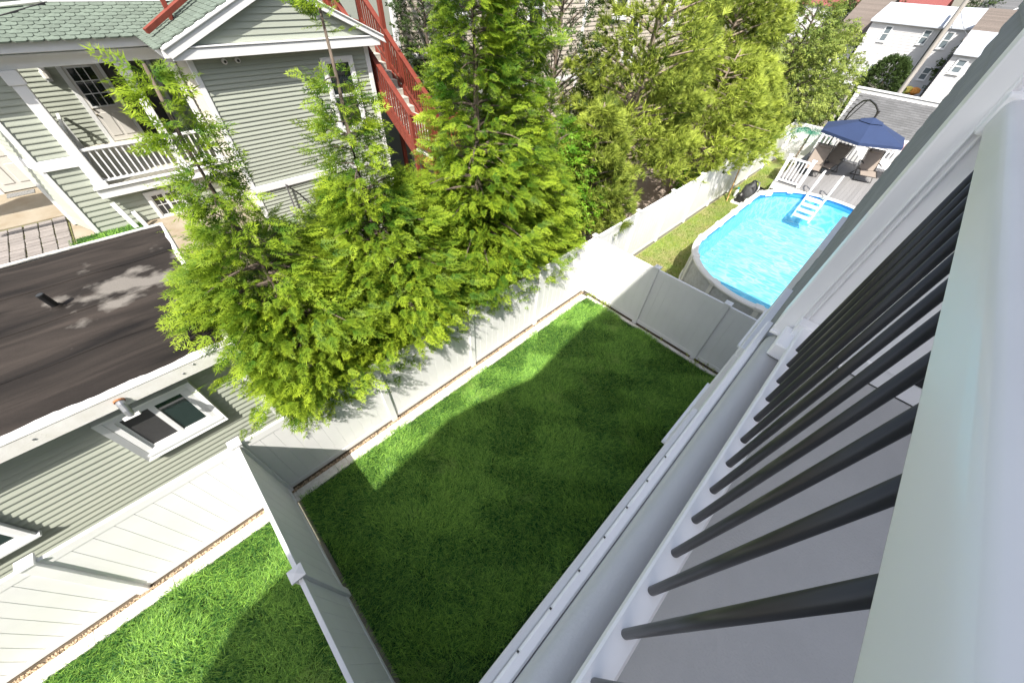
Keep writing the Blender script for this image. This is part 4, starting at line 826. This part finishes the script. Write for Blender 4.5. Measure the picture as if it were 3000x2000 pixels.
# unseen block added behind the balcony; its roofline is shaped to shade the lawn
EV = [(-10.4, 12.9), (-8.4, 13.5), (-6.7, 14.16), (-5.4, 13.7), (-3.85, 13.07), (-2.1, 13.6), (1.9, 14.0)]
for (xa, za), (xb, zb) in zip(EV[:-1], EV[1:]): MB().prism([(xa, -2.62, za), (xb, -2.62, zb), (xb, -2.62, 7.0), (xa, -2.62, 7.0)], (0, -5.4, 0)).build('unseen_shade_block', 'sideg', H0)
MB().prism([(1.98, -.10, 7.25), (7.3, -.10, 7.25), (7.3, -.10, 7.40), (1.98, -.10, 7.40)], (0, -6.2, 0)).build('roof', 'gshingle', H0)
wing = thing('unseen_shade_wing', 'unseen lower grey block added to shade the side lawn', 'house', (-13, -5, 0)); BX('wall', 'sideg', wing, -20, -10.41, -8, -2.7, 0, 10.9); MB().prism([(-20, -2.6, 10.9), (-10.41, -2.6, 10.9), (-10.41, -2.6, 11.1), (-20, -2.6, 11.1)], (0, -5.6, 0)).build('roof', 'gshingle', wing)  # added out of view, with its height set to shade the side lawn
BX('end_wall', 'sidew', H0, -10.4, -7.0, -8, -2.6, 0, 7.2)
# railing
rl = thing('balcony_railing', 'white balcony railing with round black balusters on the pale grey deck', 'railing', (0, -.184, 5.86))
XS, XE = -6.5, 1.715
prof = [(-.141, 6.752), (-.1385, 6.757), (-.1385, 6.797), (-.1395, 6.805), (-.142, 6.812), (-.146, 6.817), (-.152, 6.820), (-.184, 6.824), (-.218, 6.820), (-.226, 6.813), (-.2295, 6.800), (-.2295, 6.752), (-.20, 6.748), (-.168, 6.748)]
MB().prism([(XS, y, z) for y, z in prof], (XE-XS, 0, 0)).build('top_rail', 'railw', rl, smooth=True)
BX('bottom_rail', 'railw', rl, XS, XE, -.213, -.153, 5.945, 5.998, bevel=.006)
bmh = MB().tube([(0, -.183, 5.99), (0, -.183, 6.755)], .0102, 16).mesh('baluster', smooth=True)
for i in range(-50, 13): link('baluster', bmh, M['black'], rl, (.130+.1137*i, 0, 0))
BX('rail_bracket', 'railw', rl, 1.55, 1.712, -.173, -.108, 5.869, 5.944, bevel=.006); BX('rail_bracket', 'railw', rl, 1.655, 1.718, -.232, -.134, 5.93, 6.01, bevel=.005); BX('rail_bracket', 'railw', rl, 1.66, 1.719, -.236, -.131, 6.735, 6.832, bevel=.008)

# ------------------------------------------------------------------ trees and plants
def diamonds(items):
    """items: (base, dir, length, width, t0, t1) -> verts, tris, tint of thin leaf diamonds in the xy plane with a droop"""
    vs, fs, ts = [], [], []
    for (b, ang, L, w_, t0, t1, dz) in items:
        b = np.array(b, float); d = np.array((math.cos(ang), math.sin(ang), dz)); s = np.array((-math.sin(ang), math.cos(ang), 0))
        k = len(vs); vs += [b, b+d*L*.5+s*w_*.5, b+d*L*.5-s*w_*.5, b+d*L-np.array((0, 0, .10*L))]; fs += [(k, k+2, k+1), (k+1, k+2, k+3)]; ts += [t0, (t0+t1)/2, (t0+t1)/2, t1]
    return np.array(vs), np.array(fs), np.array(ts)
def slivers(items):
    vs, fs, ts = [], [], []
    for (b, ang, L, w_, t0, t1, dz) in items:
        b = np.array(b, float); d = np.array((math.cos(ang), math.sin(ang), dz)); s = np.array((-math.sin(ang), math.cos(ang), 0))
        k = len(vs); vs += [b+d*L*.12+s*w_*.5, b+d*L*.12-s*w_*.5, b+d*L-np.array((0, 0, .12*L))]; fs.append((k, k+1, k+2)); ts += [t0, t0, t1]
    return np.array(vs), np.array(fs), np.array(ts)
it = []
for i in range(6):
    x = .10+.135*i; L = .44*(1-.60*x); dz = .22*math.sin(i*3.7)
    for s in (-1, 1):
        a = s*R(44+6*math.sin(i*2.1)); z_ = dz*s*.6; c = np.array((x+math.cos(a)*L*.45, math.sin(a)*L*.45, z_*L*.45))
        it.append(((x, 0, 0), a, L, L*.17, .12+.25*x, .60+.35*x, z_))
        it.append((c, a+R(33), L*.55, L*.13, .25+.25*x, .68+.3*x, z_-.1)); it.append((c, a-R(33), L*.55, L*.13, .25+.25*x, .68+.3*x, z_+.05))
it.append(((.80, 0, 0), 0, .32, .07, .4, 1.0, 0)); it.append(((0, 0, 0), 0, .9, .04, .1, .6, 0))
FROND = slivers(it)
it = []; r_ = random.Random(3); vs, fs, ts = [], [], []
for i in range(20):
    th = r_.uniform(0, 2*math.pi); ph = r_.uniform(.15, 1.15); d = np.array((math.cos(ph), math.sin(ph)*math.cos(th), math.sin(ph)*math.sin(th))); s = np.cross(d, np.array((.3, .5, .8))); s /= np.linalg.norm(s)
    b = np.array((r_.uniform(-.35, .1), 0, 0)); k = len(vs); vs += [b-s*.055, b+s*.055, b+d*r_.uniform(.8, 1.05)]; fs.append((k, k+1, k+2)); ts += [.15, .15, .62+.2*r_.random()]
for i in range(3):
    k = len(vs); a = i*2.1; s = np.array((0, math.cos(a), math.sin(a))); vs += [-s*.03, s*.03, np.array((.42, 0, 0))]; fs.append((k, k+1, k+2)); ts += [.6, .6, 1.0]
NEEDLE = (np.array(vs), np.array(fs), np.array(ts))
it = []
for i in range(11): it.append(((r_.uniform(0, .75), r_.uniform(-.12, .12), r_.uniform(-.15, .15)), r_.uniform(-1.3, 1.3), r_.uniform(.24, .36), r_.uniform(.11, .16), .2+.5*r_.random(), .3+.5*r_.random(), r_.uniform(-.6, .5)))
LEAFY = diamonds(it)
def scatter(name, canon, P, D, Nn, scale, tint, m, parent):
    cv, cf, ct = canon; P, D, Nn = np.asarray(P), np.asarray(D), np.asarray(Nn)
    D = D/np.linalg.norm(D, axis=1, keepdims=True); Sd = np.cross(Nn, D); Sd /= np.linalg.norm(Sd, axis=1, keepdims=True)+1e-9; N2 = np.cross(D, Sd)
    v = P[:, None]+scale[:, None, None]*(cv[None, :, 0:1]*D[:, None]+cv[None, :, 1:2]*Sd[:, None]+cv[None, :, 2:3]*N2[:, None])
    f = cf[None]+(np.arange(len(P))*len(cv))[:, None, None]; t = ct[None]*.75+tint[:, None]
    return link(name, npmesh(name, v.reshape(-1, 3), f.reshape(-1, 3), t.ravel()), M[m], parent)
def tree(name, label, base, H, prof, nbr, per, canon, scale, m, bark='bark', z0=.6, lift=.25, droop=.25, seed=1, trunk=.09, lean=(0, 0), group=None, flat=.5, fork=False, outer=.35, fill=0, tshift=0., cat='tree', up=.35, spread=.16, clip=None, bexp=1.15, sparse=(99, 1, 0), vr=(.72, 1.12)):
    r = np.random.default_rng(seed); base = V(base); t = thing(name, label, cat, base, group)
    def axis(z): f = z/H; return np.array((base.x+lean[0]*f*f+.06*math.sin(z*1.7+seed)*f, base.y+lean[1]*f*f+.06*math.cos(z*1.3+seed)*f, base.z+z))
    MB().tube([axis(H*k/9) for k in range(10)], [trunk*(1-.9*k/9)+.008 for k in range(10)], 8).build('trunk', bark, t, smooth=True)
    lim = MB(); P, D, Nn, Sc, Ti = [], [], [], [], []
    for b in range(nbr):
        u = (b+r.uniform(0, 1))/nbr; z = z0+(H-z0)*(u**bexp); az = b*2.399+r.normal(0, .35); rad = np.interp(z, prof[0], prof[1])*r.uniform(*vr)
        if z > sparse[0] and r.random() < sparse[2]: continue
        o = axis(max(0, z-lift*rad)); d = np.array((math.cos(az), math.sin(az), 0))
        def pt(s): return o+d*rad*s+np.array((0, 0, lift*rad*s*1.4-droop*rad*s*s))
        if rad > .25 and (clip is None or (clip(pt(.9)) and clip(pt(.75)) and clip(pt(.6)))): lim.tube([V(pt(s)) for s in (0, .3, .6, .9)], [.022*rad+.006, .016*rad+.005, .010*rad+.004, .004], 5)
        bt = r.normal(0, .15)+tshift
        for k in range(max(2, int(per*(.35+.65*rad/max(prof[1]))*(sparse[1] if z > sparse[0] else 1)))):
            s = outer+(1-outer)*r.uniform(0, 1)**.7; w_ = spread*rad*(1.25-s)+.05
            off = np.array((-d[1], d[0], 0))*r.normal(0, 1)*w_*1.6+np.array((0, 0, r.normal(0, w_*.55)))
            p = pt(s)+off
            if clip and not clip(p): continue
            dv = d*(.8+.3*s)+off*1.4/max(rad, .4)+np.array((0, 0, up-droop*s*1.2))+r.normal(0, .22, 3)
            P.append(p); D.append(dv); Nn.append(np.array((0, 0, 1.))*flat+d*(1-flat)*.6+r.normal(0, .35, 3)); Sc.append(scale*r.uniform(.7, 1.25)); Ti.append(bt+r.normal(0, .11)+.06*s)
    for k in range(fill):
        z = z0+(H-z0)*r.uniform(0, .85)**1.5; az = r.uniform(0, 6.283); rad = np.interp(z, prof[0], prof[1])*r.uniform(.15, .7); d = np.array((math.cos(az), math.sin(az), 0)); p = axis(z)+d*rad
        if clip and not clip(p): continue
        P.append(p); D.append(d+r.normal(0, .5, 3)); Nn.append(r.normal(0, 1, 3)); Sc.append(scale*r.uniform(.7, 1.1)); Ti.append(r.normal(-.1, .1)+tshift)
    lim.build('limb', bark, t)['kind'] = 'stuff'
    c = scatter('crown', canon, P, D, Nn, np.array(Sc), np.array(Ti), m, t)
    return t
GT = 'yellow-green conifers along the fence'
noroof = lambda p: not (p[0] < -.40 and p[1] > 4.85 and p[2] < 3.32) and not (p[1] > 4.34 and p[1] < 4.50 and p[2] < 1.95) and not (p[1] < 4.5 and p[2] < 1.98+.3*(4.4-p[1])) and not (p[0] < -.35 and p[1] < 5.25 and p[2] < 2.45) and p[0] > -.72-.2*math.sin(p[2]*7+p[1]*4) and p[1] > 3.95+.15*math.sin(p[0]*5)
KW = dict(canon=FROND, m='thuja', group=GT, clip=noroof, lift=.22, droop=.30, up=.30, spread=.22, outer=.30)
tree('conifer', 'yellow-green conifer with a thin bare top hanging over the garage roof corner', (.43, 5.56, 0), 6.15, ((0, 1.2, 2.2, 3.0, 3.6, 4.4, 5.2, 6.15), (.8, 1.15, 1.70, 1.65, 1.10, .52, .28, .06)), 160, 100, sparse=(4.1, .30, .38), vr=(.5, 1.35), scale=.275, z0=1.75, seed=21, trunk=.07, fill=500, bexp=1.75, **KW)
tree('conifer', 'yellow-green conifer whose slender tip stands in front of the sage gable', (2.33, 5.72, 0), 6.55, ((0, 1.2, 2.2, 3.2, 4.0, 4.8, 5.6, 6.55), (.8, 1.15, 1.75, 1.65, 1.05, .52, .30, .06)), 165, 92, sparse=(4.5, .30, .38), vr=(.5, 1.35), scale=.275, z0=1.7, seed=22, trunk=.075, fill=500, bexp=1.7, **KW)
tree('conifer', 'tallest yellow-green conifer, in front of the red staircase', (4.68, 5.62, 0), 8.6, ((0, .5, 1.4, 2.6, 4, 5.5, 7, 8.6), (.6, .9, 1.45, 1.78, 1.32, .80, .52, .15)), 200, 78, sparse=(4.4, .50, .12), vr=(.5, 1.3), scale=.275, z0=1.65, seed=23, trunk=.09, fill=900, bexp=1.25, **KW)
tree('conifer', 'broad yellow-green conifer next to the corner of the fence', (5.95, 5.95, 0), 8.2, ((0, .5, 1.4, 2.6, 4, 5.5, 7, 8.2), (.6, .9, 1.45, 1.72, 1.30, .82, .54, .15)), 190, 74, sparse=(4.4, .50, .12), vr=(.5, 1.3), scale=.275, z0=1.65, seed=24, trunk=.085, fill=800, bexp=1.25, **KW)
# pines
GP = 'pine trees beyond the fence'
pp = lambda H, R_: ((0, 1.5, 2.5, H*.55, H*.8, H), (R_*.7, R_*.95, R_, R_*.95, R_*.7, R_*.25))
tree('pine_tree', 'large pine with a forked grey trunk in front of the beige house', (12.7, 6.85, 0), 8.8, pp(8.8, 2.6), 84, 66, NEEDLE, .22, 'pineleaf', 'barkl', tshift=.12, z0=2.6, lift=.30, droop=.12, seed=31, trunk=.15, group=GP, outer=.42, flat=.2, up=.75, spread=.20, lean=(.6, .3), sparse=(5.2, .6, .25))
tree('pine_tree', 'low spreading pine leaning over the white fence towards the pool', (16.6, 6.1, 0), 5.2, pp(5.2, 3.2), 74, 66, NEEDLE, .22, 'pineleaf', 'barkl', tshift=.14, z0=2.2, lift=.22, droop=.22, seed=32, trunk=.12, group=GP, outer=.4, flat=.2, up=.75, spread=.20, lean=(.8, -.3))
tree('pine_tree', 'small open pine just behind the fence corner', (9.3, 5.9, 0), 4.6, pp(4.6, 1.5), 56, 60, NEEDLE, .20, 'pineleaf', 'barkl', tshift=.05, z0=1.4, lift=.25, droop=.2, seed=33, trunk=.07, group=GP, outer=.35, flat=.2, up=.7, spread=.22)
tree('pine_tree', 'tall pine whose crown fills the space left of the long brown roof', (20.6, 7.6, 0), 8.0, pp(8.0, 2.7), 80, 60, NEEDLE, .24, 'pineleaf', 'barkl', tshift=.12, z0=2.4, lift=.30, droop=.12, seed=34, trunk=.14, group=GP, outer=.4, flat=.2, up=.75, spread=.2)
tree('pine_tree', 'bushy yellow-tipped pine above the turf fence near the palm', (20.3, 6.0, 0), 4.9, pp(4.9, 2.5), 60, 60, NEEDLE, .23, 'pineleaf', 'barkl', tshift=.18, z0=2.0, lift=.25, droop=.2, seed=35, trunk=.1, group=GP, outer=.35, flat=.2, up=.75, spread=.22)
# broad-leaved trees
GB = 'broad-leaved trees in the neighbouring yards'
bp_ = lambda H, R_: ((0, 1.2, 2.4, H*.6, H*.85, H), (R_*.5, R_*.85, R_, R_*.95, R_*.65, R_*.3))
tree('leafy_tree', 'leafy tree with drooping olive leaves behind the umbrella', (26.5, 6.2, 0), 6.6, bp_(6.6, 2.5), 70, 64, LEAFY, .38, 'broad', 'bark', z0=1.4, lift=.5, droop=.35, seed=41, trunk=.12, group=GB, outer=.3, up=.2, spread=.26, fill=500)
tree('leafy_tree', 'large leafy tree with olive leaves between the pines and the far roofs', (23.2, 8.4, 0), 7.8, bp_(7.8, 2.7), 76, 64, LEAFY, .38, 'broad', 'bark', z0=1.4, lift=.5, droop=.3, seed=42, trunk=.13, group=GB, outer=.3, up=.2, spread=.26, fill=500)
tree('leafy_tree', 'leafy tree with one thin branch reaching out before the white house', (31.5, 5.9, 0), 5.6, bp_(5.6, 2.6), 60, 56, LEAFY, .40, 'broad', 'bark', z0=1.2, lift=.5, droop=.3, seed=43, trunk=.1, group=GB, outer=.3, up=.2, spread=.26, fill=300)
tree('dark_tree', 'dark small-leaved tree climbing in front of the beige wall by the red stairs', (8.6, 9.9, 0), 8.4, bp_(8.4, 1.35), 74, 40, LEAFY, .24, 'darkleaf', 'bark', z0=1.2, lift=.6, droop=.1, seed=44, trunk=.09, group=GB, outer=.3, up=.4, spread=.3, fill=500)
tree('dark_tree', 'slim dark-leaved tree between the red stairs and the beige window', (8.3, 12.3, 0), 8.2, bp_(8.2, 1.1), 60, 34, LEAFY, .26, 'darkleaf', 'bark', z0=2.6, lift=.6, droop=.1, seed=45, trunk=.07, group=GB, outer=.3, up=.4, spread=.3, fill=150)
tree('dark_tree', 'dark-leaved tree behind the tallest conifer and the forked pine', (11.2, 9.3, 0), 8.2, bp_(8.2, 1.7), 70, 40, LEAFY, .26, 'darkleaf', 'bark', z0=1.6, lift=.6, droop=.1, seed=46, trunk=.1, group=GB, outer=.3, up=.4, spread=.3, fill=400)
tree('leafy_tree', 'bright green leafy sapling behind the fence corner beside the small pine', (8.3, 6.6, 0), 4.2, bp_(4.2, 1.5), 60, 46, LEAFY, .30, 'brightleaf', 'bark', z0=.8, lift=.5, droop=.3, seed=47, trunk=.05, group=GB, outer=.25, up=.2, spread=.3, fill=250)
tree('leafy_tree', 'olive shrub-like tree under the forked pine', (13.4, 8.6, 0), 4.6, bp_(4.6, 1.7), 56, 40, LEAFY, .30, 'broad', 'bark', z0=.8, lift=.5, droop=.3, seed=48, trunk=.06, group=GB, outer=.25, up=.2, spread=.3, fill=300)
tree('shrub', 'rounded bright green shrub against the white turf fence', (16.6, 5.35, 0), 1.5, ((0, .4, .9, 1.5), (.35, .55, .55, .2)), 34, 34, LEAFY, .15, 'brightleaf', 'bark', z0=.12, lift=.4, droop=.2, seed=49, trunk=.03, outer=.3, fill=350, cat='shrub', spread=.3)
# clipped cone-like bush
def topiary(base, Hh, rad, seed):
    r = np.random.default_rng(seed); t = thing('clipped_bush', 'dense dark green clipped bush in front of the white house', 'bush', base); n = 3800
    u = r.uniform(0, 1, n); az = r.uniform(0, 6.283, n); rr = rad*np.sqrt(np.clip(1-(np.abs(u-.35)/.66)**2.2, 0, 1))*(1+.05*np.sin(az*7+u*11)+r.normal(0, .03, n)); P = np.c_[base[0]+rr*np.cos(az), base[1]+rr*np.sin(az), base[2]+u*Hh]
    D = np.c_[np.cos(az), np.sin(az), .5*np.ones(n)]+r.normal(0, .4, (n, 3)); scatter('foliage', LEAFY, P-D*.1, D, r.normal(0, 1, (n, 3)), r.uniform(.26, .42, n), r.normal(.05, .15, n), 'darkleaf', t)
    MB().tube([base, V(base)+Z_*Hh*.7], [.12, .05], 8).build('trunk', 'bark', t)
topiary((38.5, 3.0, 0), 3.9, 1.25, 5)
for k, (p, Hh, R_, l) in enumerate((((75, 13.2, 0), 6.5, 2.6, 'dark green round tree beside the long brown roof'), ((96, 2.6, 0), 6.9, 3.0, 'dark distant tree behind the pale flat roof and utility pole'), ((104, 13.5, 0), 6.9, 3.0, 'dark distant tree left of the utility pole on the skyline'), ((55, -.6, 0), 5.2, 1.6, 'leafy tree with pink flowers beside the brown roof'))):
    tree('far_tree', l, p, Hh, bp_(Hh, R_), 60, 34, LEAFY, .62, 'darkleaf', 'bark', z0=.8, lift=.5, droop=.2, seed=60+k, trunk=.14, group='far trees', outer=.25, up=.2, spread=.3, fill=400)
# artificial palm
pm_ = thing('artificial_palm', 'teal-green artificial palm behind the deck railing', 'palm', (24.6, 3.35, 0))
MB().tube([(24.6, 3.35, 0), (24.58, 3.33, 1.0), (24.5, 3.3, 1.9)], [.05, .045, .04], 8).build('trunk', 'barkl', pm_)
r = np.random.default_rng(9); P, D, Nn, Sc, Ti = [], [], [], [], []
for k in range(15):
    az = k*2.4; L = r.uniform(.8, 1.15); d = np.array((math.cos(az), math.sin(az), 0)); stem = []
    for s in np.linspace(0, 1, 16):
        p = np.array((24.5, 3.3, 1.9))+d*L*s+np.array((0, 0, .75*s-1.1*s*s))*L; stem.append(V(p))
        for sg in (-1, 1):
            P.append(p); D.append(np.array((-d[1], d[0], 0))*sg+d*.7+np.array((0, 0, -.35))); Nn.append(np.array((0, 0, 1.))); Sc.append(.36*(1-.6*abs(s-.4))); Ti.append(r.normal(.2, .15))
    MB().tube(stem[::3], .008, 5).build('frond_stem', 'palm', pm_)
PLEAF = diamonds([((0, 0, 0), 0, 1.0, .085, .3, .7, 0)])
scatter('fronds', PLEAF, P, D, Nn, np.array(Sc), np.array(Ti), 'palm', pm_)
# weeds along the back fence
wr = np.random.default_rng(17)
def weed(p, n, s, label):
    t = thing('weed', label, 'weed', p); P = np.array([(p[0]+wr.normal(0, s*.35), p[1]+wr.normal(0, s*.6), p[2]+wr.uniform(.0, s*.5)) for _ in range(n)]); D = wr.normal(0, 1, (n, 3)); D[:, 2] = np.abs(D[:, 2])
    scatter('leaves', LEAFY, P, D, wr.normal(0, 1, (n, 3)), wr.uniform(.6, 1.2, n)*s*.55, wr.normal(.35, .15, n), 'broad', t)
for y, n, s, l in ((4.05, 26, .22, 'pale weed growing in the sunny corner of the two fences'), (3.68, 20, .20, 'pale weed at the foot of the sunny end of the pool fence'), (3.40, 16, .17, 'small weed at the edge of the shadow by the pool fence'), (1.95, 9, .13, 'tiny weed by the middle of the shaded pool fence'), (1.55, 10, .14, 'sparse weed beside the shaded pool fence post'), (.45, 16, .20, 'bushy weed at the foot of the shaded pool fence'), (.2, 18, .2, 'leafy weed by the house end of the pool fence')): weed((7.82, y, .01), n, s, l)
